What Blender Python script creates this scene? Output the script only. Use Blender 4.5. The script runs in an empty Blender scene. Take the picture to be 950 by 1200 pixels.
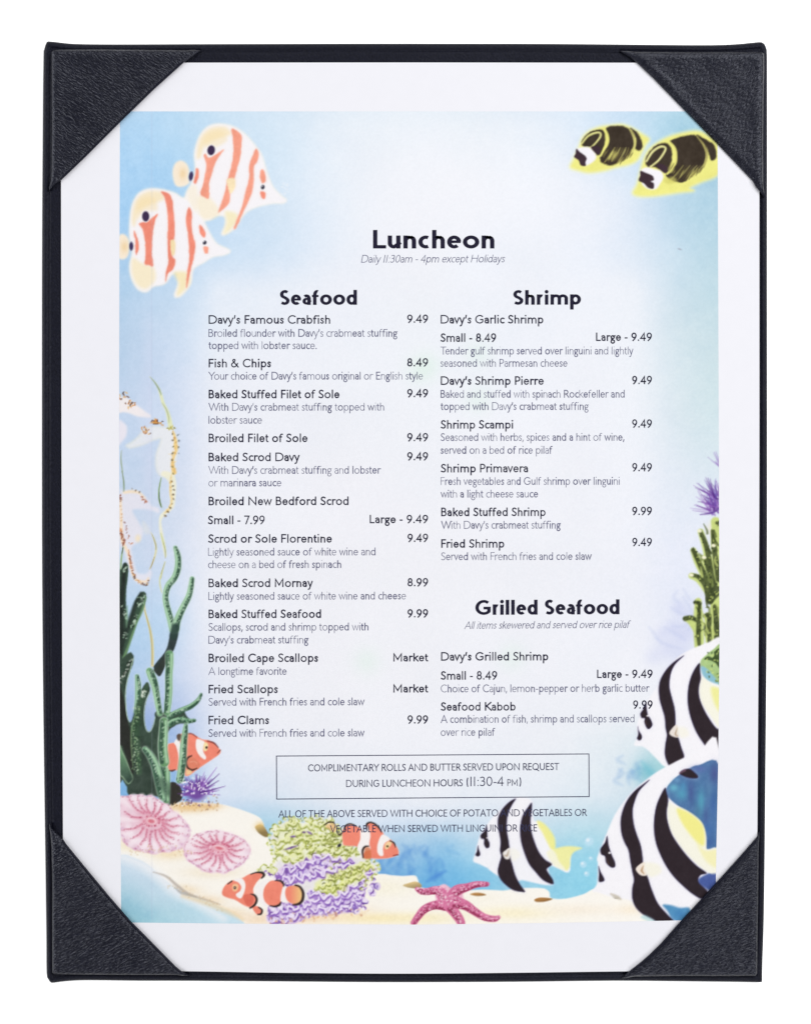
# Menu in a black leatherette menu cover, photographed from above on a white backdrop with added glow.
import bpy, math, random
import numpy as np
from mathutils import Vector, Matrix
from mathutils.geometry import delaunay_2d_cdt

random.seed(4)
rng = np.random.default_rng(11)
scene = bpy.context.scene
COL = scene.collection

# ------------------------------------------------------------------ camera, world, lamps, exposure
S = 0.265e-3                       # metres per photo pixel at the middle of the sheet
TILT = math.radians(2.1)
DIST = 1.05
Z_PAPER = 0.0046
cam_d = bpy.data.cameras.new('camera')
cam = bpy.data.objects.new('camera', cam_d)
COL.objects.link(cam)
cam_d.sensor_fit = 'VERTICAL'
cam_d.sensor_height = 24.0
cam_d.sensor_width = 24.0 * 950 / 1200
cam_d.lens = 24.0 * DIST / (1200 * S)
cam_d.clip_start, cam_d.clip_end = 0.05, 20
CAM_ROT = Matrix.Rotation(-TILT, 3, 'X')
CAM_LOC = Vector((0, 0, Z_PAPER)) + CAM_ROT @ Vector((0, 0, DIST))
cam.matrix_world = Matrix.Translation(CAM_LOC) @ CAM_ROT.to_4x4()
scene.camera = cam

world = bpy.data.worlds.new('World')
scene.world = world
world.use_nodes = True
wb = world.node_tree.nodes['Background']
wb.inputs[0].default_value = (0.93, 0.95, 1.0, 1)
wb.inputs[1].default_value = 0.04


def softbox(name, loc, size, power, col=(1, 1, 1)):
    l = bpy.data.lights.new(name, 'AREA')
    l.shape = 'RECTANGLE'
    l.size, l.size_y = size
    l.energy = power
    l.color = col
    o = bpy.data.objects.new(name, l)
    COL.objects.link(o)
    o.location = loc
    o.rotation_euler = (Vector((0, 0, 0)) - Vector(loc)).to_track_quat('-Z', 'Y').to_euler()
    return o


softbox('softbox', (0.85, 0.3, 1.08), (0.5, 0.9), 11.5)
softbox('softbox', (-1.2, 0.05, 0.55), (0.5, 0.9), 8.7, (0.97, 0.98, 1.0))
softbox('softbox', (0.15, 0.95, 0.95), (0.9, 0.4), 7.3)
softbox('softbox', (0.25, -1.1, 0.9), (0.9, 0.4), 7.6)

scene.view_settings.view_transform = 'Standard'
scene.view_settings.look = 'None'
scene.view_settings.exposure = 0.0
scene.view_settings.gamma = 1.0
scene.cycles.max_bounces = 4

_R = np.array(CAM_ROT)
_C = np.array(CAM_LOC)
_F = DIST / (1200 * S)             # focal length in frame heights


def P(u, v, z=Z_PAPER):
    """Point on the level z that lies at (u, v) of a 950 x 1200 picture taken from the camera's place."""
    u = np.asarray(u, float); v = np.asarray(v, float)
    d = np.stack([(u - 475) / 1200, (600 - v) / 1200, -np.full(np.broadcast(u, v).shape, _F)], -1) @ _R.T
    t = (z - _C[2]) / d[..., 2]
    return _C + d * t[..., None]


# ------------------------------------------------------------------ small helpers
def lin(c):
    c = np.asarray(c, float) / 255.0
    return np.where(c <= 0.04045, c / 12.92, ((c + 0.055) / 1.055) ** 2.4)


PAPER_SEEN = lin((238, 238, 244))
PAPER_ALB = np.array((0.79, 0.787, 0.83))


def alb(c):
    """Reflectance of a printed colour that is seen as c (0-255) next to paper seen as PAPER_SEEN."""
    return np.clip(lin(c) / PAPER_SEEN * PAPER_ALB, 0.003, 0.9)


def mesh_obj(name, verts, faces, m, parent=None, smooth=False, loc=None):
    me = bpy.data.meshes.new(name)
    verts = np.asarray(verts, np.float64)
    if loc is not None:
        verts = verts - np.asarray(loc)
    me.from_pydata(verts.tolist(), [], [list(map(int, f)) for f in faces])
    if m is not None:
        me.materials.append(m)
    if smooth:
        me.polygons.foreach_set('use_smooth', [True] * len(me.polygons))
    me.update()
    o = bpy.data.objects.new(name, me)
    COL.objects.link(o)
    if loc is not None:
        o.location = loc
    if parent is not None:
        o.parent = parent
    return o


def new_mat(name):
    m = bpy.data.materials.new(name)
    m.use_nodes = True
    nt = m.node_tree
    return m, nt, nt.nodes['Principled BSDF']


def leather(name, angle, stretch=3.0, base=(0.0045, 0.0048, 0.0105), bump=0.9, rough=0.36, scale=1650, spec=0.45):
    m, nt, b = new_mat(name)
    N, L = nt.nodes, nt.links
    tc = N.new('ShaderNodeTexCoord')
    mp = N.new('ShaderNodeMapping')
    mp.inputs['Rotation'].default_value = (0, 0, math.radians(-angle))
    mp2 = N.new('ShaderNodeMapping')
    mp2.inputs['Scale'].default_value = (1.0 / stretch, 1, 1)
    L.new(tc.outputs['Object'], mp.inputs['Vector'])
    # wavy drift of the grain
    nz = N.new('ShaderNodeTexNoise'); nz.inputs['Scale'].default_value = 55; nz.inputs['Detail'].default_value = 2
    L.new(tc.outputs['Object'], nz.inputs['Vector'])
    mx = N.new('ShaderNodeVectorMath'); mx.operation = 'MULTIPLY_ADD'
    mx.inputs[1].default_value = (0.002, 0.002, 0)
    L.new(nz.outputs['Color'], mx.inputs[0]); L.new(mp.outputs['Vector'], mx.inputs[2])
    L.new(mx.outputs[0], mp2.inputs['Vector'])
    n1 = N.new('ShaderNodeTexNoise'); n1.inputs['Scale'].default_value = scale
    n1.inputs['Detail'].default_value = 2.5; n1.inputs['Roughness'].default_value = 0.55
    n1.inputs['Distortion'].default_value = 0.25
    L.new(mp2.outputs['Vector'], n1.inputs['Vector'])
    vo = N.new('ShaderNodeTexVoronoi'); vo.inputs['Scale'].default_value = scale * 0.75
    vo.feature = 'DISTANCE_TO_EDGE'
    L.new(mp2.outputs['Vector'], vo.inputs['Vector'])
    ad = N.new('ShaderNodeMath'); ad.operation = 'MULTIPLY_ADD'; ad.inputs[1].default_value = 1.2
    L.new(vo.outputs['Distance'], ad.inputs[0]); L.new(n1.outputs['Fac'], ad.inputs[2])
    bp = N.new('ShaderNodeBump'); bp.inputs['Strength'].default_value = bump
    bp.inputs['Distance'].default_value = 0.00045
    L.new(ad.outputs[0], bp.inputs['Height'])
    # slow unevenness of the wrapped board
    n2 = N.new('ShaderNodeTexNoise'); n2.inputs['Scale'].default_value = 34; n2.inputs['Detail'].default_value = 3
    L.new(tc.outputs['Object'], n2.inputs['Vector'])
    bp2 = N.new('ShaderNodeBump'); bp2.inputs['Strength'].default_value = 0.35
    bp2.inputs['Distance'].default_value = 0.002
    L.new(n2.outputs['Fac'], bp2.inputs['Height']); L.new(bp2.outputs[0], bp.inputs['Normal'])
    L.new(bp.outputs[0], b.inputs['Normal'])
    cr = N.new('ShaderNodeValToRGB')
    cr.color_ramp.elements[0].position = 0.3; cr.color_ramp.elements[1].position = 0.75
    cr.color_ramp.elements[0].color = (*[c * 0.7 for c in base], 1)
    cr.color_ramp.elements[1].color = (*[c * 1.5 for c in base], 1)
    L.new(n1.outputs['Fac'], cr.inputs['Fac']); L.new(cr.outputs['Color'], b.inputs['Base Color'])
    rr = N.new('ShaderNodeMapRange'); rr.inputs['To Min'].default_value = rough - 0.05
    rr.inputs['To Max'].default_value = rough + 0.1
    L.new(n2.outputs['Fac'], rr.inputs['Value']); L.new(rr.outputs[0], b.inputs['Roughness'])
    b.inputs['Specular IOR Level'].default_value = spec
    b.inputs['Specular Tint'].default_value = (0.84, 0.87, 1.0, 1)
    return m


def paper_mat():
    m, nt, b = new_mat('white_paper')
    N, L = nt.nodes, nt.links
    tc = N.new('ShaderNodeTexCoord')
    n = N.new('ShaderNodeTexNoise'); n.inputs['Scale'].default_value = 260; n.inputs['Detail'].default_value = 5
    L.new(tc.outputs['Object'], n.inputs['Vector'])
    cr = N.new('ShaderNodeValToRGB')
    cr.color_ramp.elements[0].color = (*(PAPER_ALB * 0.985), 1)
    cr.color_ramp.elements[1].color = (*(PAPER_ALB * 1.012), 1)
    L.new(n.outputs['Fac'], cr.inputs['Fac']); L.new(cr.outputs['Color'], b.inputs['Base Color'])
    b.inputs['Roughness'].default_value = 0.75
    b.inputs['Specular IOR Level'].default_value = 0.12
    n3 = N.new('ShaderNodeTexNoise'); n3.inputs['Scale'].default_value = 14; n3.inputs['Detail'].default_value = 2
    L.new(tc.outputs['Object'], n3.inputs['Vector'])
    bp = N.new('ShaderNodeBump'); bp.inputs['Strength'].default_value = 0.25; bp.inputs['Distance'].default_value = 0.0015
    L.new(n3.outputs['Fac'], bp.inputs['Height']); L.new(bp.outputs[0], b.inputs['Normal'])
    return m


def ink_mat(name, c, fade=0.0):
    m, nt, b = new_mat(name)
    N, L = nt.nodes, nt.links
    tc = N.new('ShaderNodeTexCoord')
    n = N.new('ShaderNodeTexNoise'); n.inputs['Scale'].default_value = 420; n.inputs['Detail'].default_value = 3
    L.new(tc.outputs['Object'], n.inputs['Vector'])
    cr = N.new('ShaderNodeValToRGB')
    cr.color_ramp.elements[0].position = 0.35; cr.color_ramp.elements[1].position = 0.72
    a0 = alb(c); a1 = alb(np.asarray(c, float) + (np.array((215, 218, 230)) - c) * fade)
    cr.color_ramp.elements[0].color = (*a0, 1); cr.color_ramp.elements[1].color = (*a1, 1)
    L.new(n.outputs['Fac'], cr.inputs['Fac']); L.new(cr.outputs['Color'], b.inputs['Base Color'])
    b.inputs['Roughness'].default_value = 0.8
    b.inputs['Specular IOR Level'].default_value = 0.1
    return m
# ------------------------------------------------------------------ white backdrop, emission added to wash out the shadow round the cover
m, nt, b = new_mat('white_added_glow')
N, L = nt.nodes, nt.links
tc = N.new('ShaderNodeTexCoord'); n = N.new('ShaderNodeTexNoise'); n.inputs['Scale'].default_value = 3
L.new(tc.outputs['Object'], n.inputs['Vector'])
cr = N.new('ShaderNodeValToRGB')
cr.color_ramp.elements[0].color = (0.84, 0.84, 0.84, 1); cr.color_ramp.elements[1].color = (0.88, 0.88, 0.88, 1)
L.new(n.outputs['Fac'], cr.inputs['Fac']); L.new(cr.outputs['Color'], b.inputs['Base Color'])
b.inputs['Roughness'].default_value = 0.6
b.inputs['Emission Color'].default_value = (1, 1, 1, 1)
b.inputs['Emission Strength'].default_value = 0.65
T = 0.62
table = mesh_obj('glowing_backdrop', [(-T, -T, -.01), (T, -T, -.01), (T, T, -.01), (-T, T, -.01), (-T, -T, 0), (T, -T, 0), (T, T, 0), (-T, T, 0)],
                 [(3, 2, 1, 0), (4, 5, 6, 7), (0, 1, 5, 4), (1, 2, 6, 5), (2, 3, 7, 6), (3, 0, 4, 7)], m)
table['kind'] = 'structure'


# ------------------------------------------------------------------ outlines
def catmull(pts, closed=False, n=8):
    pts = np.asarray(pts, float)
    if len(pts) < 3 and not closed:
        return pts
    k = len(pts)
    out = []
    segs = k if closed else k - 1
    t = np.linspace(0, 1, n, endpoint=False)[:, None]
    for i in range(segs):
        if closed:
            p0, p1, p2, p3 = pts[(i - 1) % k], pts[i], pts[(i + 1) % k], pts[(i + 2) % k]
        else:
            p0, p1, p2, p3 = pts[max(i - 1, 0)], pts[i], pts[i + 1], pts[min(i + 2, k - 1)]
        out.append(0.5 * (2 * p1 + (p2 - p0) * t + (2 * p0 - 5 * p1 + 4 * p2 - p3) * t ** 2 + (3 * p1 - p0 - 3 * p2 + p3) * t ** 3))
    if not closed:
        out.append(pts[-1:])
    return np.concatenate(out)


def resample(pts, step):
    """Evenly spaced points along a closed polygon (corners kept)."""
    out = []
    k = len(pts)
    for i in range(k):
        a, c = pts[i], pts[(i + 1) % k]
        n = max(1, int(round(np.hypot(*(c - a)) / step)))
        for j in range(n):
            out.append(a + (c - a) * j / n)
    return np.array(out)


def area2(p):
    return np.sum(p[:, 0] * np.roll(p[:, 1], -1) - np.roll(p[:, 0], -1) * p[:, 1])


def sdist(px, py, poly):
    """Signed distance to a closed polygon, positive inside."""
    d2 = np.full(px.shape, 1e12); ins = np.zeros(px.shape, bool)
    a = poly; c = np.roll(poly, -1, 0)
    for (x0, y0), (x1, y1) in zip(a, c):
        ex, ey = x1 - x0, y1 - y0
        l2 = ex * ex + ey * ey
        if l2 < 1e-12:
            continue
        t = np.clip(((px - x0) * ex + (py - y0) * ey) / l2, 0, 1)
        dx = px - (x0 + t * ex); dy = py - (y0 + t * ey)
        np.minimum(d2, dx * dx + dy * dy, out=d2)
        if y0 != y1:
            ins ^= ((y0 > py) != (y1 > py)) & (px < (x1 - x0) * (py - y0) / (y1 - y0) + x0)
    d = np.sqrt(d2)
    return np.where(ins, d, -d)


def inset(poly, d):
    """Polygon (clockwise in picture space or not) moved inwards by d."""
    sgn = 1 if area2(poly) > 0 else -1
    a = poly - np.roll(poly, 1, 0); c = np.roll(poly, -1, 0) - poly
    a /= np.maximum(np.hypot(a[:, 0], a[:, 1])[:, None], 1e-9); c /= np.maximum(np.hypot(c[:, 0], c[:, 1])[:, None], 1e-9)
    na = np.stack([-a[:, 1], a[:, 0]], 1) * sgn; nc = np.stack([-c[:, 1], c[:, 0]], 1) * sgn
    m_ = na + nc
    m_ /= np.maximum(np.hypot(m_[:, 0], m_[:, 1])[:, None], 1e-9)
    k = np.minimum(1 / np.maximum((m_ * nc).sum(1), 0.5), 1.6)
    return poly + m_ * (d * k)[:, None] if np.ndim(d) else poly + m_ * (d * k)[:, None]


def slab(name, poly, heightf, zb, m, parent, spacing, rings, label=None):
    """Solid whose top follows heightf(u, v, depth inside the outline); poly in picture units."""
    pts, edges = [], []
    n = len(poly)
    pts += [tuple(p) for p in poly]
    edges += [(i, (i + 1) % n) for i in range(n)]
    for r in rings:
        q = inset(poly, r)
        ok = sdist(q[:, 0], q[:, 1], poly) > r * 0.85
        pts += [tuple(p) for p in q[ok]]
    x0, y0 = poly.min(0); x1, y1 = poly.max(0)
    gx, gy = np.meshgrid(np.arange(x0, x1, spacing), np.arange(y0, y1, spacing))
    gx = gx.ravel(); gy = gy.ravel()
    ok = sdist(gx, gy, poly) > (rings[-1] + spacing * 0.5)
    pts += list(zip(gx[ok], gy[ok]))
    res = delaunay_2d_cdt([Vector(p) for p in pts], edges, [], 1, 1e-6)
    V2 = np.array([(p.x, p.y) for p in res[0]])
    F = [list(f) for f in res[2]]
    ring = [res[3].index(next(l for l in [res[3][k] for k in range(len(res[3]))] if i in l)) for i in range(0)]  # (outline order is 0..n-1 below)
    orig = {}
    for k, l in enumerate(res[3]):
        for i in l:
            orig[i] = k
    dep = np.maximum(sdist(V2[:, 0], V2[:, 1], poly), 0)
    dep[[orig[i] for i in range(n)]] = 0
    Z = heightf(V2[:, 0], V2[:, 1], dep)
    top = P(V2[:, 0], V2[:, 1], Z_PAPER)
    # keep plan position, set height
    top[:, 2] = Z
    verts = list(top)
    # all faces counter-clockwise seen from above
    faces = []
    for f in F:
        p = top[f][:, :2]
        faces.append(f if area2(p) > 0 else f[::-1])
    base = len(verts)
    loop = [orig[i] for i in range(n)]
    for k in loop:
        q = top[k].copy(); q[2] = zb; verts.append(q)
    for i in range(n):
        j = (i + 1) % n
        faces.append([loop[i], loop[j], base + j, base + i] if area2(top[loop][:, :2]) < 0 else [loop[j], loop[i], base + i, base + j])
    o = mesh_obj(name, verts, faces, m, parent, smooth=True)
    return o


cover = bpy.data.objects.new('menu_cover', None)
COL.objects.link(cover)
cover['label'] = 'black leatherette menu cover with four corner pockets holding the menu'
cover['category'] = 'menu cover'

M_edge = leather('black_leatherette_edge', 90, 1.3, bump=0.3, rough=0.5, spec=0.2)
OUT = np.array([(54.6, 47.8), (58, 47.6), (64, 48.1), (74, 49.3), (86, 50.3), (110, 50.8), (160, 50.9), (300, 50.4), (475, 50.1), (650, 50.4), (780, 51.6), (835, 51.8),
                (862, 50.8), (878, 49.4), (888, 48.4), (893, 48.5), (896.4, 51), (898.3, 55.5), (899.2, 62), (899.4, 100), (899.3, 315), (899.4, 615), (898.6, 780), (897.4, 915),
                (896.2, 1030), (895.2, 1090), (894, 1125), (893.6, 1143), (893.4, 1151), (890.5, 1152.8), (870, 1152.4), (820, 1151.8), (720, 1151), (600, 1152.2), (480, 1152.7), (350, 1152),
                (220, 1151), (160, 1151), (100, 1150.4), (76, 1151.6), (64, 1153.2), (59, 1153), (56, 1149), (53.9, 1141.5), (53.6, 1100), (52.4, 1010), (51.1, 915), (49.4, 780), (48.4, 615),
                (48.4, 315), (49.3, 150), (50.2, 66), (50.9, 58), (52.4, 52)])
OUTL = resample(catmull(OUT, True, 3), 6.0)


def h_board(u, v, d):
    xs = [0, 0.35, 1.0, 2.2, 4.0, 5.6, 7.0, 8.2, 9.4, 10.5, 12, 14]
    zs = [1.9, 2.6, 3.15, 3.6, 3.95, 4.05, 3.95, 3.55, 3.7, 4.0, 4.1, 4.1]
    z = np.interp(d, xs, zs) * 1e-3
    return z + 0.00008 * np.sin(u * 0.031 + 1) * np.sin(v * 0.023) * (d < 12)


slab('board', OUTL, h_board, 0.0003, M_edge, cover, 24, [0.35, 1.0, 2.2, 4.0, 5.6, 7.0, 8.2, 9.4, 10.5, 12, 14])

M_roll = leather('black_leatherette_turned_edge', 0, 1.0, base=(0.004, 0.004, 0.011), bump=0.2, rough=0.45, spec=0.25)
# corner pockets: outline, and the line of the open (slanting) edge
Z_TOP = 0.00615
POCKETS = [
    (np.array([(62, 58.2), (70, 57.4), (120, 57.3), (180, 57.8), (225, 58.2), (236.5, 59.6), (234, 61.6), (229, 65.2), (223, 69), (215.5, 73.5), (180, 105.5), (140, 144.5), (100, 184.5), (72.8, 210.6),
               (68, 214), (62.5, 219), (58.4, 224), (58.0, 221), (59.6, 205), (60.2, 150), (60, 90), (60, 61)]), -33),
    (np.array([(725.5, 59.8), (760, 60.2), (820, 60.5), (870, 60.3), (892, 60.4), (895.2, 62.5), (895.4, 80), (894.6, 120), (894.2, 170), (894.4, 215), (894.8, 231.5), (893.2, 229), (890.6, 225.5),
               (885.3, 219.5), (881, 212), (840, 169), (800, 128), (765, 92), (745.5, 73.5), (738, 67.5), (731, 63.5)]), 38),
    (np.array([(58.3, 963.5), (61, 970), (66, 975), (74.8, 984), (78, 989), (105, 1022), (130, 1052), (155, 1080.5), (185, 1111), (206, 1132.3), (213, 1138), (219, 1141.2), (222.5, 1143.2),
               (160, 1143.2), (100, 1142.8), (64, 1142.3), (60.8, 1140), (60.7, 1100), (60.8, 1030), (59.8, 992), (58.6, 975)]), 22),
    (np.array([(889, 973.5), (889.2, 990), (888.6, 1040), (887.8, 1100), (887.2, 1141), (885, 1144.2), (850, 1144.6), (790, 1144.4), (745, 1145), (728.5, 1146.2), (732, 1142), (737, 1137.8),
               (751, 1126.8), (760, 1119), (774, 1105.2), (795, 1081.5), (820, 1054.5), (850, 1021.5), (872, 997), (886.2, 980.5)]), 20),
]


def pocket_height(diag):
    def f(u, v, d):
        # distance to the slanting mouth
        (ax, ay), (bx, by) = diag
        nx, ny = by - ay, ax - bx
        l = math.hypot(nx, ny)
        dm = np.abs(((u - ax) * nx + (v - ay) * ny) / l)
        z_out = np.interp(d, [0, 0.5, 1.4, 2.6, 4, 6, 9, 14], [3.7, 4.6, 5.3, 5.75, 5.95, 6.08, 6.12, 6.0]) * 1e-3
        z_mouth = np.interp(d, [0, 0.4, 1.2, 2.2, 3.5, 6], [5.0, 5.35, 5.7, 5.85, 5.9, 5.95]) * 1e-3
        w = np.clip((dm - 2.5) / 5.0, 0, 1)
        z = z_mouth * (1 - w) + z_out * w
        return z - 0.00018 * np.exp(-((d - 34) / 22.0) ** 2) + 0.0001 * np.sin(u * 0.12) * np.sin(v * 0.09 + 1) * np.clip(d / 10, 0, 1)
    return f


DIAGS = [((215.5, 73.5), (72.8, 210.6)), ((745.5, 73.5), (885.3, 219.5)), ((74.8, 984), (213, 1138)), ((886.2, 980.5), (737, 1137.8))]
for (pl, ang), dg, (i0, i1) in zip(POCKETS, DIAGS, ((9, 13), (9, 14), (3, 11), (11, 19))):
    poly = resample(pl, 3.0)
    pk = slab('corner_pocket', poly, pocket_height(dg), 0.0036, leather('black_leatherette_pocket', ang, 2.5, bump={-33: 0.45, 38: 0.42, 22: 0.6, 20: 0.55}[ang]), cover, 5.0, [0.4, 1.0, 1.8, 2.8, 4, 6, 9])

    # turned edge of the mouth: a thin roll lying just inside the slanting edge
    (ax, ay), (bx, by) = dg
    mid = pl.mean(0)
    nx, ny = by - ay, ax - bx
    l_ = math.hypot(nx, ny); nx /= l_; ny /= l_
    if (mid[0] - ax) * nx + (mid[1] - ay) * ny < 0: nx, ny = -nx, -ny
    ed = catmull(pl[i0:i1 + 1], False, 4)
    al = np.concatenate([[0], np.cumsum(np.hypot(*np.diff(ed, axis=0).T))])
    tt = np.linspace(0.0, al[-1], 40)
    q = P(np.interp(tt, al, ed[:, 0]) + nx * 1.3, np.interp(tt, al, ed[:, 1]) + ny * 1.3)
    dirv = q[-1] - q[0]; dirv /= np.linalg.norm(dirv)
    side = np.cross(dirv, (0, 0, 1.0))
    vv, ff = [], []
    for k in range(40):
        rad = 0.00036 * (1 + 0.08 * math.sin(k * 1.9))
        for a_ in range(8):
            t = a_ * math.pi / 4
            vv.append(q[k] * (1, 1, 0) + np.array((0, 0, 0.00555)) + side * math.cos(t) * rad + np.array((0, 0, 1.0)) * math.sin(t) * rad)
        if k:
            for a_ in range(8):
                b0, b1 = (k - 1) * 8, k * 8
                ff.append((b0 + a_, b0 + (a_ + 1) % 8, b1 + (a_ + 1) % 8, b1 + a_))
    ff.append(tuple(range(8))); ff.append(tuple(range(312, 320)))
    ro = mesh_obj('turned_edge', vv, ff, M_roll, pk, smooth=True)

# ------------------------------------------------------------------ the sheet of paper
M_paper = paper_mat()
SHEET = np.concatenate([
    catmull([(71.6, 73.6), (220, 73.4), (475, 73.2), (740, 73.5), (889.0, 73.7)], False, 5)[:-1],
    catmull([(889.0, 73.7), (889.2, 315), (889.0, 615), (887.2, 915), (885.8, 1137.0)], False, 5)[:-1],
    catmull([(885.8, 1137.0), (735, 1138.3), (600, 1140), (480, 1141), (350, 1140.2), (217, 1138.2), (75.0, 1137.2)], False, 5)[:-1],
    catmull([(75.0, 1137.2), (73.8, 915), (72.6, 615), (72.0, 315), (71.6, 73.6)], False, 5)[:-1]])
SHEET = resample(SHEET, 12)
sheet = slab('menu_sheet', SHEET, lambda u, v, d: np.full(u.shape, Z_PAPER), Z_PAPER - 0.00035, M_paper, None, 30, [6])
for p_ in sheet.data.polygons:
    p_.use_smooth = False
sheet['label'] = 'white printed luncheon menu with underwater fish artwork, tucked under the black corner pockets'
sheet['category'] = 'menu'
# ------------------------------------------------------------------ the printed watercolour, painted stroke by stroke
CX0, CY0, CW, CH = 138, 128, 708, 958
YY, XX = np.mgrid[0:CH, 0:CW].astype(np.float32)
XX += CX0
YY += CY0
IDS = np.zeros((CH, CW), np.int16)
cur = [0]


def noise(cell, seed, cellx=None):
    r = np.random.default_rng(seed)
    cx, cy = (cellx or cell), cell
    g = r.random((int(CH / cy) + 3, int(CW / cx) + 3)).astype(np.float32)
    fx = (XX - CX0) / cx; fy = (YY - CY0) / cy
    ix = fx.astype(int); iy = fy.astype(int)
    tx = fx - ix; ty = fy - iy
    tx = tx * tx * (3 - 2 * tx); ty = ty * ty * (3 - 2 * ty)
    a = g[iy, ix] * (1 - tx) + g[iy, ix + 1] * tx
    c = g[iy + 1, ix] * (1 - tx) + g[iy + 1, ix + 1] * tx
    return (a * (1 - ty) + c * ty) * 2 - 1


N2, N4, N9, N20, N60 = noise(1.9, 1), noise(4, 2), noise(9, 3), noise(20, 4), noise(60, 5)
MOT = 0.35 * N2 + 0.5 * N4 + 0.6 * N9 + 0.5 * N20

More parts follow.
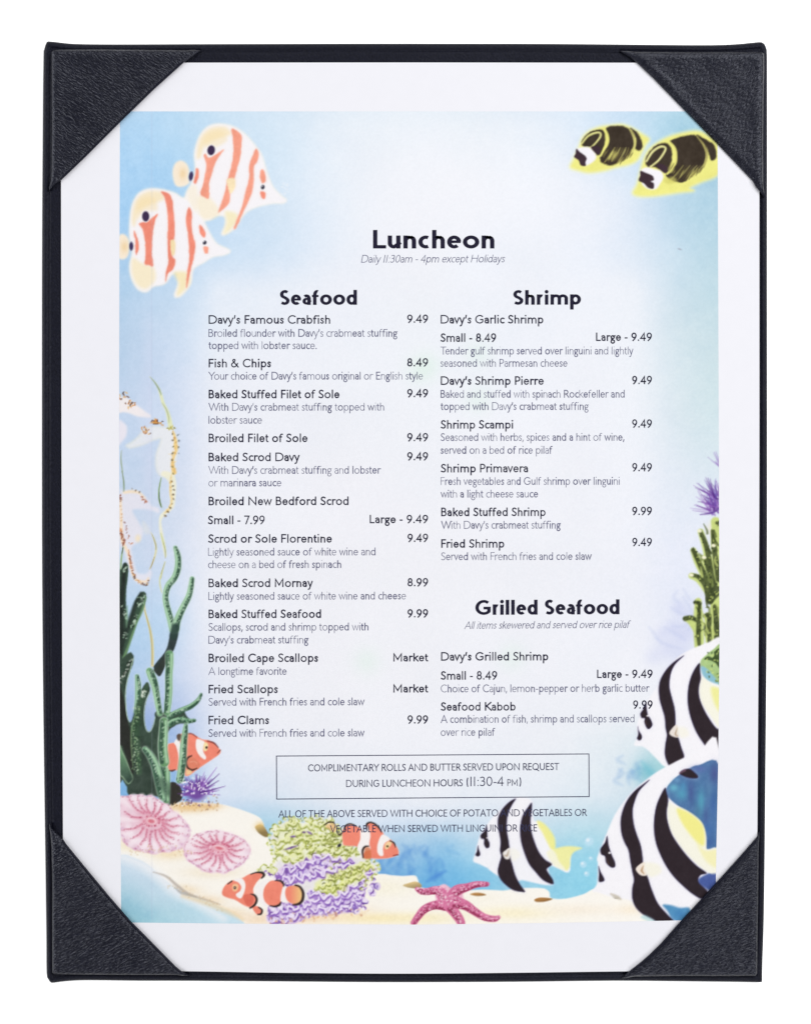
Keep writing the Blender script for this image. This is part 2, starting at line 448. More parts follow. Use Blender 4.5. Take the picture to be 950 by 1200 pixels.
# water: colours picked at points of the photograph, blended between them
BG = [
    (145, 140, 172, 208, 242), (150, 175, 166, 205, 242), (200, 138, 184, 215, 240), (260, 138, 200, 222, 242), (300, 138, 208, 226, 242), (360, 136, 214, 229, 242), (450, 136, 217, 230, 242),
    (560, 136, 216, 229, 241), (660, 136, 207, 224, 240), (740, 140, 190, 215, 238), (790, 150, 170, 208, 230), (820, 170, 150, 196, 222), (700, 160, 205, 222, 240), (640, 180, 226, 233, 244),
    (160, 215, 160, 203, 242), (200, 205, 168, 208, 243), (150, 250, 158, 200, 240), (160, 330, 168, 202, 236), (250, 300, 186, 213, 240), (330, 270, 206, 224, 243), (330, 160, 203, 224, 243),
    (340, 210, 208, 227, 244), (300, 320, 208, 225, 243), (230, 360, 206, 224, 242), (400, 200, 222, 231, 244), (480, 200, 231, 235, 245), (560, 220, 234, 237, 246), (650, 240, 230, 234, 245),
    (480, 260, 231, 235, 245), (600, 300, 222, 230, 243), (680, 290, 218, 227, 241), (700, 250, 230, 234, 245), (730, 280, 218, 228, 242), (780, 250, 195, 216, 238), (825, 240, 168, 202, 226),
    (838, 230, 160, 198, 220), (838, 290, 172, 205, 222), (838, 350, 180, 210, 222), (800, 320, 198, 217, 232), (838, 420, 192, 215, 222), (800, 400, 212, 224, 234), (838, 480, 196, 220, 226),
    (838, 540, 206, 222, 232), (780, 470, 222, 229, 240), (790, 560, 222, 229, 242), (740, 340, 224, 231, 243), (148, 380, 168, 198, 230), (148, 440, 170, 200, 232), (148, 500, 190, 210, 236),
    (152, 560, 188, 208, 234), (165, 600, 196, 212, 234), (170, 540, 194, 210, 236), (172, 400, 196, 210, 234), (172, 460, 204, 214, 236), (150, 640, 198, 214, 236), (175, 650, 198, 213, 236),
    (190, 380, 207, 223, 243), (200, 460, 214, 224, 242), (215, 560, 218, 225, 242), (215, 640, 218, 225, 242), (240, 700, 222, 228, 242), (170, 700, 180, 208, 238), (172, 740, 172, 206, 238),
    (185, 730, 190, 214, 240), (155, 760, 168, 200, 236), (170, 790, 180, 208, 238), (150, 805, 170, 196, 232), (155, 830, 150, 170, 222), (175, 840, 160, 178, 226), (190, 800, 196, 214, 240),
    (230, 790, 214, 222, 243), (240, 840, 212, 222, 241), (205, 860, 150, 175, 228), (200, 900, 140, 180, 232), (145, 905, 130, 180, 226), (146, 925, 120, 175, 224), (260, 880, 212, 224, 243),
    (262, 910, 190, 212, 240), (280, 925, 180, 208, 240), (300, 940, 160, 202, 234), (320, 960, 140, 196, 228), (310, 920, 196, 218, 240), (290, 880, 224, 230, 244), (345, 960, 160, 208, 232),
    (370, 955, 186, 214, 234), (420, 960, 206, 222, 240), (460, 980, 196, 218, 240), (480, 1000, 150, 195, 230), (455, 1010, 112, 170, 220), (430, 1012, 112, 170, 222), (500, 1000, 128, 182, 228),
    (500, 1030, 92, 168, 224), (530, 1000, 140, 194, 232), (530, 1035, 90, 170, 226), (560, 985, 200, 220, 240), (560, 1010, 142, 200, 232), (560, 1038, 104, 182, 226), (600, 1030, 120, 192, 228),
    (640, 1020, 138, 200, 232), (660, 1046, 128, 198, 230), (680, 1030, 136, 206, 234), (690, 1000, 146, 208, 234), (690, 1044, 140, 206, 232), (690, 970, 176, 216, 234), (640, 970, 190, 220, 236),
    (560, 950, 208, 224, 240), (690, 930, 198, 222, 234), (700, 900, 208, 226, 236), (720, 880, 202, 224, 232), (740, 905, 186, 216, 228), (755, 915, 150, 200, 214), (735, 930, 170, 208, 224),
    (762, 895, 140, 200, 212), (740, 880, 190, 220, 228), (730, 960, 180, 212, 232), (600, 930, 214, 226, 240), (480, 940, 218, 228, 242), (400, 930, 214, 226, 241), (340, 920, 210, 224, 241),
    (350, 880, 228, 232, 244), (480, 870, 230, 233, 243), (640, 880, 222, 229, 240), (730, 840, 226, 232, 242), (740, 800, 228, 232, 243), (740, 700, 224, 229, 243), (800, 620, 222, 228, 243),
    (790, 700, 218, 224, 241), (300, 400, 222, 229, 243), (300, 500, 226, 231, 244), (300, 600, 228, 232, 243), (300, 700, 230, 233, 243), (300, 800, 230, 233, 243), (400, 350, 220, 228, 243),
    (400, 450, 226, 232, 243), (400, 600, 232, 233, 243), (400, 800, 233, 234, 243), (480, 400, 226, 233, 242), (560, 420, 222, 230, 242), (500, 500, 228, 233, 243), (500, 700, 232, 234, 243),
    (600, 380, 222, 230, 244), (650, 450, 228, 233, 244), (600, 560, 230, 233, 243), (650, 620, 228, 232, 243), (600, 700, 230, 233, 243), (600, 800, 230, 233, 244), (720, 560, 226, 231, 243),
    (700, 420, 224, 231, 243),    (360, 945, 212, 225, 241), (440, 945, 220, 228, 242), (520, 950, 219, 228, 241), (600, 950, 215, 227, 240), (480, 972, 208, 223, 240), (560, 968, 210, 225, 240), (330, 935, 200, 218, 239),
    (300, 925, 200, 218, 240), (275, 905, 206, 220, 241), (430, 975, 210, 224, 240), (640, 945, 210, 226, 239), (700, 945, 190, 219, 233), (500, 930, 224, 230, 242), (400, 920, 224, 230, 242), (600, 910, 220, 228, 240),
    (200, 1070, 165, 208, 228), (240, 1076, 185, 217, 234), (175, 1042, 184, 212, 234), (150, 1030, 186, 212, 234), (150, 1008, 222, 230, 240), (172, 1024, 222, 230, 240), (195, 1042, 216, 228, 240), (146, 1055, 138, 188, 212), (215, 1062, 188, 217, 234), (270, 1081, 204, 225, 238), (170, 1075, 142, 194, 214),
    (160, 1012, 196, 216, 236), (190, 1048, 196, 218, 236), (600, 1079, 240, 238, 238), (812, 158, 158, 198, 220), (826, 178, 146, 190, 214),
]
bgp = np.array(BG, np.float32)
gy, gx = np.mgrid[0:CH:6, 0:CW:6].astype(np.float32)
gx += CX0; gy += CY0
d2 = (gx[..., None] - bgp[:, 0]) ** 2 + (gy[..., None] - bgp[:, 1]) ** 2
dn = np.sort(((bgp[:, None, :2] - bgp[None, :, :2]) ** 2).sum(-1), 1)[:, 1:4].mean(1)
sg = np.clip(dn, 220, 3200)
wgt = np.exp(-d2 / (1.1 * sg)) / np.sqrt(sg) + 1e3 / (d2 + 400) ** 2.4
bgl = (wgt[..., None] * bgp[:, 2:]).sum(-2) / wgt.sum(-1)[..., None]
fy = (YY - CY0) / 6; fx = (XX - CX0) / 6
iy = np.minimum(fy.astype(int), bgl.shape[0] - 2); ix = np.minimum(fx.astype(int), bgl.shape[1] - 2)
ty = (fy - iy)[..., None]; tx = (fx - ix)[..., None]
ty = np.clip(ty, 0, 1); tx = np.clip(tx, 0, 1)
C = (bgl[iy, ix] * (1 - tx) + bgl[iy, ix + 1] * tx) * (1 - ty) + (bgl[iy + 1, ix] * (1 - tx) + bgl[iy + 1, ix + 1] * tx) * ty
# the paler middle of the wash, behind the text
ox = np.maximum(np.maximum(262 - XX, XX - 735), 0) / 34
oy = np.maximum(np.maximum(345 - YY, YY - 925), 0) / 34
pm = (np.exp(-(ox ** 2 + oy ** 2)) * .6)[..., None]
C = C * (1 - pm) + np.array((231, 234, 243), np.float32) * pm
ox = np.maximum(np.maximum(390 - XX, XX - 640), 0) / 50
oy = np.maximum(np.maximum(160 - YY, YY - 300), 0) / 40
pm = (np.exp(-(ox ** 2 + oy ** 2)) * .35)[..., None]
C = C * (1 - pm) + np.array((234, 236, 244), np.float32) * pm
sat = np.clip((240 - C[..., 0:1]) / 90, 0, 1)
C = C + MOT[..., None] * sat * np.array((7, 4.5, 2.5), np.float32)
C += (N2 * 0.6 + N60 * 1.5)[..., None]
C += np.clip((C[..., 0:1] - 196) / 30, 0, 1) * np.array((7, 5, 1.5), np.float32) + np.clip((215 - C[..., 0:1]) / 40, 0, 1) * np.array((4, 3, -2), np.float32)


def frame(x0, y0, s):
    return lambda pts: [(x0 + p[0] / s, y0 + p[1] / s) for p in pts]


ZA, ZB, ZC, ZD, ZE, ZF = frame(140, 130, 4.75), frame(660, 130, 5.0), frame(135, 430, 9.23), frame(135, 550, 9.23), frame(135, 630, 8.0), frame(135, 770, 6.664)
ZG, ZH, ZI, ZJ, ZK, ZL, ZM = frame(135, 920, 5.588), frame(245, 950, 5.9375), frame(380, 930, 5.278), frame(540, 925, 5.588), frame(690, 870, 5.456), frame(740, 490, 4.447), frame(730, 740, 7.06)


def window(x0, y0, x1, y1):
    i0 = max(0, int(y0 - CY0)); i1 = min(CH, int(y1 - CY0) + 2)
    j0 = max(0, int(x0 - CX0)); j1 = min(CW, int(x1 - CX0) + 2)
    return (slice(i0, i1), slice(j0, j1)) if i1 > i0 and j1 > j0 else None


def blend(w, cov, col, tex=0.0, tag=True):
    col = np.asarray(col, np.float32)
    if tex:
        col = col + (MOT[w] * tex)[..., None]
    c = cov[..., None]
    C[w] = C[w] * (1 - c) + col * c
    if tag and cur[0]:
        IDS[w][cov > 0.5] = cur[0]


def fill(pts, col, z=None, soft=1.0, a=1.0, tex=0.0, smooth=True, grad=None, rim=None, grow=0.0, tag=True, rough=0.0):
    """Filled shape; grad = (point, point, colour at the second); rim = (width, colour) inside the outline."""
    if z: pts = z(pts)
    if grad and z: grad = (*z([grad[0], grad[1]]), grad[2])
    p = catmull(pts, True, 5) if smooth else np.asarray(pts, float)
    m_ = soft + 2 + max(grow, 0)
    w = window(p[:, 0].min() - m_, p[:, 1].min() - m_, p[:, 0].max() + m_, p[:, 1].max() + m_)
    if w is None: return
    x, y = XX[w], YY[w]
    sd = sdist(x, y, p) + grow
    if rough: sd = sd + (N2[w] + N4[w]) * rough
    cov = np.clip(sd / soft + 0.5, 0, 1) * a
    if soft > 3: cov = cov * cov * (3 - 2 * cov / max(a, 1e-3))
    col = np.broadcast_to(np.asarray(col, np.float32), x.shape + (3,))
    if grad:
        (ax, ay), (bx, by), c2 = grad
        t = np.clip(((x - ax) * (bx - ax) + (y - ay) * (by - ay)) / ((bx - ax) ** 2 + (by - ay) ** 2), 0, 1)[..., None]
        col = col * (1 - t) + np.asarray(c2, np.float32) * t
    if rim:
        t = np.clip(1 - (sd / rim[0]), 0, 1)[..., None]
        col = col * (1 - t) + np.asarray(rim[1], np.float32) * t
    blend(w, cov, col, tex, tag)


def line(pts, w_, col, z=None, soft=0.9, a=1.0, tex=0.0, smooth=True, tag=True, dash=None):
    """Brush stroke of width w_ (a number or one per point)."""
    if z: pts = z(pts)
    n = len(pts)
    ws = np.full(n, float(w_)) if np.ndim(w_) == 0 else np.interp(np.linspace(0, 1, n), np.linspace(0, 1, len(w_)), w_)
    q = np.column_stack([np.asarray(pts, float), ws])
    p = catmull(q, False, 5) if smooth and n > 2 else q
    mw = ws.max() / 2 + soft + 1
    w = window(p[:, 0].min() - mw, p[:, 1].min() - mw, p[:, 0].max() + mw, p[:, 1].max() + mw)
    if w is None: return
    x, y = XX[w], YY[w]
    best = np.full(x.shape, -1e9, np.float32)
    for (x0, y0, w0), (x1, y1, w1) in zip(p[:-1], p[1:]):
        ex, ey = x1 - x0, y1 - y0
        l2 = ex * ex + ey * ey + 1e-9
        t = np.clip(((x - x0) * ex + (y - y0) * ey) / l2, 0, 1)
        d = np.hypot(x - (x0 + t * ex), y - (y0 + t * ey))
        np.maximum(best, (w0 + (w1 - w0) * t) / 2 - d, out=best)
    cov = np.clip(best / soft + 0.5, 0, 1) * a
    blend(w, cov, col, tex, tag)


def dab(x, y, rx, ry, ang, col, soft=0.8, a=1.0, tag=True):
    r = max(rx, ry) + soft + 1
    w = window(x - r, y - r, x + r, y + r)
    if w is None: return
    X_, Y_ = XX[w] - x, YY[w] - y
    c_, s_ = math.cos(ang), math.sin(ang)
    u = (X_ * c_ + Y_ * s_) / rx; v = (-X_ * s_ + Y_ * c_) / ry
    sd = (1 - np.hypot(u, v)) * min(rx, ry)
    blend(w, np.clip(sd / soft + 0.5, 0, 1) * a, col, 0, tag)


def glow(x, y, r, col, a=0.5, ry=None):
    """Soft wash of colour."""
    ry = ry or r
    w = window(x - 2.4 * r, y - 2.4 * ry, x + 2.4 * r, y + 2.4 * ry)
    if w is None: return
    g = np.exp(-(((XX[w] - x) / r) ** 2 + ((YY[w] - y) / ry) ** 2))
    blend(w, np.clip(g * a, 0, 1), col, 0, False)


def inside_points(pts, n, z=None):
    if z: pts = z(pts)
    p = catmull(pts, True, 4)
    lo, hi = p.min(0), p.max(0)
    k = n * 6
    xs = rng.uniform(lo[0], hi[0], k); ys = rng.uniform(lo[1], hi[1], k)
    ok = sdist(xs, ys, p) > 0
    return list(zip(xs[ok], ys[ok]))[:n]


def along(pts, n, z=None):
    """n points and directions along a smooth line."""
    if z: pts = z(pts)
    p = catmull(pts, False, 8)
    s_ = np.concatenate([[0], np.cumsum(np.hypot(*np.diff(p, axis=0).T))])
    t = np.linspace(0, s_[-1], n)
    x = np.interp(t, s_, p[:, 0]); y = np.interp(t, s_, p[:, 1])
    dx = np.gradient(x); dy = np.gradient(y)
    return x, y, np.arctan2(dy, dx)


PARTS = {}


def begin(i, name, label=None):
    cur[0] = i
    PARTS[i] = (name, label)


def end():
    cur[0] = 0


# --- distant reef washes
for x, y, r, a in ((795, 712, 9, .35), (806, 722, 8, .3), (788, 735, 10, .3), (800, 745, 12, .35), (775, 742, 8, .25), (812, 735, 9, .3), (782, 760, 14, .3), (800, 770, 12, .3), (765, 770, 10, .2)):
    glow(x, y, r, (186, 192, 232), a)
for pts in ([(800, 700), (808, 712), (812, 726), (806, 738)], [(795, 707), (789, 700), (793, 692)], [(786, 712), (795, 718), (806, 722)], [(778, 735), (790, 742), (802, 750)], [(812, 726), (800, 734), (788, 734)],
            [(768, 748), (782, 756), (798, 760)], [(760, 735), (768, 745), (775, 755)], [(800, 690), (806, 700), (813, 708)]):
    line(pts, [1, 3.5, 2.5, 1], (184, 194, 228), soft=4.5, a=.32)
for k in range(46):
    x = 440 + rng.random() * 90; y = 985 + rng.random() * 38
    if y > 1025: continue
    line([(x, y), (x + rng.normal() * 4, y + 5), (x + rng.normal() * 6, y + 10 + rng.random() * 8)], [1.5, 4, 2], (70, 130, 205) if rng.random() < .6 else (96, 160, 216), soft=5, a=.28)
line([(500, 1033), (512, 1026), (522, 1021)], [2, 5, 2], (70, 130, 210), soft=4, a=.5)
for k in range(14):
    x = 725 + rng.random() * 26; y = 885 + rng.random() * 42
    line([(x, y), (x + rng.normal() * 5, y + 5), (x + rng.normal() * 7, y + 10)], [1, 4, 1], (132, 170, 216), soft=5, a=.3)
glow(756, 905, 14, (80, 170, 190), .45)
line([(752, 893), (762, 905), (772, 912)], [1, 7, 3], (110, 188, 206), soft=6, a=.5)
for x, y in ((500, 428), (492, 434), (560, 415), (430, 775), (600, 770), (560, 468)):
    glow(x, y, 16, (214, 236, 222), .35)
for x, y, r in ((690, 986, 5.2), (683, 1013, 3.8), (687, 1024, 3), (692, 1006, 2.2)):
    dab(x, y, r, r, 0, (196, 226, 242), soft=2.5, a=.7)
    dab(x - r * .3, y - r * .3, r * .4, r * .4, 0, (236, 243, 248), soft=1.5, a=.8)
dab(796, 292, 2.2, 0.7, 0.3, (150, 150, 165), soft=1, a=.8)

# --- sand
begin(1, 'printed_sand')
fill([(136, 950), (200, 940), (243, 941), (262, 943), (280, 948), (301, 956), (308, 963), (312, 975), (330, 1010), (380, 1026), (442, 1024), (458, 1025.5), (472, 1026.5), (486, 1026), (490, 1032),
      (494, 1040), (530, 1044), (565, 1042.5), (590, 1043.5), (604, 1041), (620, 1040.5), (636, 1041), (643, 1045), (645, 1052), (656, 1053.5), (668, 1052), (684, 1047.5), (700, 1041), (730, 1050),
      (760, 1060), (780, 1080), (782, 1095), (400, 1095), (296, 1090), (286, 1081), (271, 1069), (247, 1058), (222, 1048), (206, 1040), (190, 1028), (172, 1012), (150, 1002), (136, 997)], (249, 245, 237), soft=1.4, tex=1.2)
end()
for x, y, rx, ry, c, a in ((160, 990, 26, 9, (238, 222, 186), .8), (200, 1000, 26, 9, (240, 218, 178), .75), (250, 1022, 40, 9, (240, 224, 196), .6), (222, 946, 30, 7, (232, 196, 140), .95), (246, 945, 14, 4, (226, 184, 126), .8),
                           (212, 1044, 24, 8, (238, 214, 176), .85), (240, 1056, 26, 8, (240, 216, 182), .8), (270, 1070, 24, 8, (242, 222, 190), .8), (300, 1079, 20, 7, (244, 224, 196), .7),
                           (306, 968, 8, 6, (232, 200, 130), .8), (440, 1076, 70, 8, (248, 234, 190), .95), (500, 1076, 50, 8, (244, 232, 190), .6), (345, 1075, 60, 8, (242, 208, 172), .8), (400, 1066, 40, 9, (244, 222, 186), .6),
                           (450, 1040, 44, 14, (246, 240, 220), .8), (600, 1070, 60, 10, (248, 238, 204), .85), (680, 1066, 50, 8, (244, 232, 214), .6), (560, 1052, 40, 8, (246, 240, 222), .5), (740, 1066, 22, 7, (246, 230, 204), .6)):
    w = window(x - 2 * rx, y - 2 * ry, x + 2 * rx, y + 2 * ry)
    g = np.exp(-(((XX[w] - x) / rx) ** 2 + ((YY[w] - y) / ry) ** 2) * 1.4) * a
    g = g * (IDS[w] == 1)
    C[w] = C[w] * (1 - g[..., None]) + (np.array(c, np.float32) + (N2[w] * 5)[..., None]) * g[..., None]
# lower lip of the sand bank fading into the water
for pts, ww, col, a, sf in (([(141, 1004), (165, 1012), (185, 1026), (205, 1044), (235, 1060), (262, 1076)], [9, 12, 12, 8], (240, 241, 244), .75, 10),
                            ([(180, 1022), (195, 1027), (208, 1038), (222, 1048), (246, 1056), (258, 1060)], [1, 2.6, 3.4, 3, 2, 1], (178, 168, 158), .75, 2.0),
                            ([(205, 1040), (214, 1047), (230, 1051)], [1, 3, 1], (140, 128, 120), .5, 2), ([(214, 1050), (235, 1056), (262, 1066), (284, 1077)], [3, 5, 5, 3], (236, 212, 172), .75, 5)):
    line(pts, ww, col, soft=sf, a=a, tag=False)
for k in range(30):
    x, y, t = rng.uniform(196, 262), 0, 0
    y = 1036 + (x - 196) * .42 + rng.normal() * 3
    dab(x, y, 1.2, .7, rng.random() * 3, (205, 180, 140), a=.45, tag=False)
begin(1, 'printed_sand')
# small stones lying on the sand
for pts, c in (([(299, 969), (304, 966), (309, 968), (313, 974), (315, 979), (311, 981), (303, 976)], (226, 192, 122)), ([(472, 1037.5), (478, 1035), (486, 1033), (492, 1035), (494, 1039), (488, 1041), (478, 1040)], (226, 198, 140)),
               ([(551, 1047.5), (558, 1046), (566, 1047), (569, 1049), (560, 1050), (553, 1049)], (206, 150, 86)), ([(626, 1054), (632, 1051.8), (640, 1052), (647, 1053.6), (638, 1056.6), (628, 1056.8)], (190, 134, 72)),
               ([(715, 1048), (720, 1047.5), (725, 1052), (720, 1053)], (190, 178, 160))):
    fill(pts, c, soft=1.2, tex=4, grad=((pts[0][0], pts[0][1] - 2), (pts[0][0] + 2, pts[0][1] + 8), tuple(int(v * .62) for v in c)))
end()

# --- seahorses (pale, cut by the left edge) and their weed
begin(2, 'printed_seahorse', 'upper pale seahorse with orange speckles')
CREAM = (245, 238, 236)
# snout of the one facing right, cut by the edge
fill([(40, 330), (90, 330), (150, 345), (215, 400), (280, 445), (340, 490), (385, 520), (380, 548), (320, 545), (240, 535), (150, 500), (90, 490), (40, 485)], (243, 235, 234), ZC, soft=3, a=.92)
fill([(40, 590), (90, 600), (125, 640), (130, 700), (115, 760), (80, 800), (40, 830)], (240, 232, 238), ZC, soft=5, a=.9)
fill([(120, 850), (180, 810), (250, 750), (300, 690), (380, 650), (440, 640), (520, 650), (600, 660), (640, 700), (668, 800), (680, 880), (665, 980), (650, 1060), (655, 1150), (600, 1170), (520, 1190),
      (470, 1160), (440, 1080), (440, 960), (470, 860), (490, 780), (440, 790), (400, 800), (330, 835), (240, 865), (160, 880)], (244, 240, 236), ZC, soft=5, a=.8, rim=(3, (243, 236, 214)))
fill([(590, 30), (640, 60), (660, 140), (660, 220), (655, 300), (640, 400), (600, 450), (540, 500), (500, 560), (520, 700), (540, 800), (552, 880), (556, 940), (540, 950), (522, 880), (500, 760), (478, 640), (480, 520),
      (520, 460), (580, 410), (600, 350), (590, 250), (585, 150), (540, 90), (500, 60), (520, 20)], (240, 236, 208), ZD, soft=2.2, a=.85)
line([(375, 105), (430, 165), (470, 230), (495, 300), (520, 390), (560, 470), (585, 560), (600, 640)], [.6, 1.2, 2.2, 3.2, 3.4, 3.6, 5, 5.5], (224, 228, 186), ZC, soft=1.6)
line([(380, 110), (430, 168), (475, 240), (500, 300)], [.5, 1.2, 1.6, .8], (128, 150, 120), ZC, soft=1.0, a=.85)
line([(510, 390), (555, 460), (580, 540), (585, 600)], [.5, 1.1, 1.0, .6], (150, 166, 130), ZC, soft=1.0, a=.8)
line([(500, 90), (485, 160), (475, 240), (478, 320), (495, 390), (505, 412)], [.8, 1.4, 1.6, 1.9, 1.8, .8], (132, 160, 104), ZD, soft=1.0)
line([(478, 250), (482, 330), (500, 405)], [.6, 1.2, .7], (70, 96, 66), ZD, soft=.8, a=.8)
line([(495, 690), (520, 780), (540, 860), (548, 940)], [1, 2, 1.6, .8], (206, 212, 150), ZD, soft=1.2)
line([(540, 1000), (515, 1090), (495, 1180)], [.8, 1.2, 1.4], (198, 200, 150), ZD, soft=1.2)
line([(520, 780), (545, 890), (546, 960)], [.4, .8, .5], (150, 150, 96), ZD, soft=.8, a=.8)


def specks(pts, z, n, spread, cols, r=(.8, 1.6)):
    x, y, t = along(pts, n, z)
    for i in range(n):
        k = rng.integers(1, 3)
        for _ in range(k):
            dab(x[i] + rng.normal() * spread, y[i] + rng.normal() * spread, rng.uniform(*r), rng.uniform(.45, .9), t[i] + math.pi / 2 + rng.normal() * .7, cols[rng.integers(len(cols))], soft=1.0, a=.75)


OR = [(214, 150, 84), (190, 118, 62), (110, 66, 44), (226, 178, 110), (70, 52, 44)]
ORL = [(232, 200, 130), (226, 182, 110), (206, 160, 90), (238, 212, 150)]
for cx_, cy_, n in ((55, 330, 3), (92, 300, 3), (120, 330, 3), (150, 385, 7), (200, 400, 5), (155, 430, 3)):
    for _ in range(n):
        dab(135 + (cx_ + rng.normal() * 14) / 9.23, 430 + (cy_ + rng.normal() * 14) / 9.23, rng.uniform(.9, 1.9), .7, rng.random() * 3, OR[rng.integers(5)], soft=.7)
for cx_, cy_, n in ((440, 600, 14), (480, 605, 6), (430, 570, 3), (335, 690, 10), (300, 665, 3), (350, 715, 4), (595, 655, 7)):
    cs = OR if cx_ < 500 else [(188, 178, 90), (150, 140, 60), (210, 196, 110)]
    for _ in range(n):
        dab(135 + (cx_ + rng.normal() * 20) / 9.23, 430 + (cy_ + rng.normal() * 12) / 9.23, rng.uniform(.9, 2.0), .75, rng.random() * 3, cs[rng.integers(len(cs))], soft=.7)
line([(380, 605), (430, 600), (500, 612)], [1, 3, 1], (206, 146, 74), ZC, soft=1.2, a=.8)
line([(630, 700), (650, 780), (655, 850), (660, 900), (640, 960), (620, 1040), (640, 1140)], [1.5, 3, 4.5, 3.6, 2.4, 3.6, 5.5], (238, 206, 138), ZC, soft=2)
specks([(630, 700), (650, 780), (655, 850), (660, 900), (625, 960), (620, 1050), (640, 1140)], ZC, 20, .9, ORL + [(178, 128, 62)], (1.0, 2.2))
specks([(620, 720), (630, 850), (620, 960), (620, 1070), (630, 1150)], ZC, 7, .4, [(120, 110, 60), (90, 76, 50)], (.7, 1.3))
specks([(685, 730), (690, 810), (690, 880), (690, 940)], ZC, 4, .5, [(84, 92, 88)], (.7, 1.2))
line([(610, 60), (600, 150), (600, 260), (612, 340), (590, 420), (540, 470)], [1.4, 2.2, 2.6, 2.2, 2.6, 2], (238, 214, 160), ZD, soft=1.6, a=.9)
specks([(612, 130), (635, 210), (632, 290), (628, 340), (600, 410), (545, 500)], ZD, 9, .4, [(84, 70, 52), (70, 60, 50), (120, 90, 54)], (.9, 1.6))
specks([(605, 90), (600, 230), (610, 330), (570, 440)], ZD, 8, .5, ORL)
begin(3, 'printed_seahorse', 'lower pinkish seahorse cut by the left edge of the print')
fill([(48, 270), (100, 235), (180, 232), (260, 250), (320, 290), (370, 350), (400, 395), (470, 420), (470, 470), (380, 440), (250, 430), (190, 450), (250, 560), (300, 660), (290, 740), (230, 800), (180, 850),
      (190, 950), (215, 1040), (250, 1120), (330, 1130), (380, 1090), (400, 1130), (370, 1200), (300, 1240), (220, 1210), (160, 1100), (120, 960), (90, 850), (48, 780)], (241, 232, 237), ZD, soft=5, a=.8)
fill([(300, 560), (350, 600), (385, 680), (340, 700), (300, 650)], (236, 230, 214), ZD, soft=5, a=.6)
dab(162, 631, 3, 4, 0, (244, 226, 190), soft=4, a=.8)
line([(60, 330), (60, 420), (65, 540), (70, 680), (90, 800), (140, 900), (165, 1020), (190, 1130), (240, 1200), (330, 1215), (360, 1180)], [3, 3, 3.4, 4, 4, 3, 2.6, 2.6, 2.6, 3, 2.6], (246, 222, 192), ZD, soft=2.4, a=.9)
line([(100, 250), (180, 240), (260, 255), (320, 310)], [3, 3.6, 3, 2], (244, 222, 190), ZD, soft=2.4, a=.85)
PK = [(190, 112, 74), (152, 84, 60), (214, 146, 104), (116, 66, 52)]
specks([(60, 400), (65, 480), (70, 560)], ZD, 5, .5, [(214, 180, 140), (206, 160, 120)])
specks([(60, 650), (70, 700), (85, 760), (100, 820)], ZD, 15, 1.0, PK, (.9, 2.0))
specks([(100, 570), (130, 640), (140, 700), (160, 800), (185, 805)], ZD, 8, .7, PK, (.7, 1.5))
specks([(145, 880), (160, 960), (175, 1040), (190, 1110), (215, 1160)], ZD, 13, .45, PK, (.9, 1.7))
specks([(60, 290), (62, 340)], ZD, 5, .7, PK, (.9, 1.7))
specks([(290, 300), (305, 330), (345, 345)], ZD, 8, .8, PK, (.9, 1.9))
specks([(185, 210), (265, 248)], ZD, 3, .3, [(110, 86, 66)], (.7, 1.1))
specks([(170, 340), (190, 380), (220, 410), (260, 440), (300, 440), (310, 400)], ZE, 16, .5, OR, (.8, 1.6))
line([(390, 685), (420, 750), (442, 830), (440, 900), (410, 1000), (375, 1080)], [.8, 1.8, 2, 2, 1.8, 1], (222, 216, 170), ZD, soft=1.2)
line([(400, 700), (440, 810), (445, 870)], [.5, 1.1, .6], (150, 146, 96), ZD, soft=.8, a=.8)
line([(425, 950), (400, 1030), (380, 1075)], [.5, 1.1, .6], (150, 130, 80), ZD, soft=.8, a=.8)
line([(70, 905), (65, 1000), (75, 1090), (85, 1150)], [.6, 1.2, 1.2, .8], (150, 166, 130), ZC, soft=.9)
line([(75, 20), (92, 110), (97, 200), (95, 240)], [.6, 1.3, 1.2, .7], (120, 140, 100), ZD, soft=.9)
line([(90, 840), (75, 920), (65, 1020), (60, 1200)], [1, 1.6, 2, 2], (150, 176, 128), ZD, soft=1.1)
line([(86, 850), (76, 910)], [1, .8], (60, 76, 54), ZD, soft=.8)
begin(4, 'printed_seaweed_strand')
line([(280, 580), (280, 680), (300, 760), (325, 850), (345, 960), (352, 1080), (350, 1200)], [.8, 1.8, 2.2, 2.6, 3.2, 3.2, 3.2], (226, 214, 160), ZE, soft=1.3)
line([(280, 680), (305, 775), (330, 880), (345, 1000), (348, 1190)], [.6, 1.2, 1.2, 1.3, 1.2], (176, 160, 92), ZE, soft=1.0, a=.8)
line([(470, 230), (440, 320), (420, 390), (425, 460), (440, 515)], [.6, 1.3, 1.6, 1.6, 1], (214, 216, 168), ZE, soft=1.1)
line([(465, 240), (430, 340)], [.5, .8], (160, 158, 110), ZE, soft=.8, a=.7)
end()

# --- finger coral, left
begin(5, 'printed_finger_coral', 'dark green finger coral with pale spotted tips')
DKG, MDG, LTG, PLG = (36, 50, 42), (78, 122, 90), (146, 196, 148), (196, 222, 176)


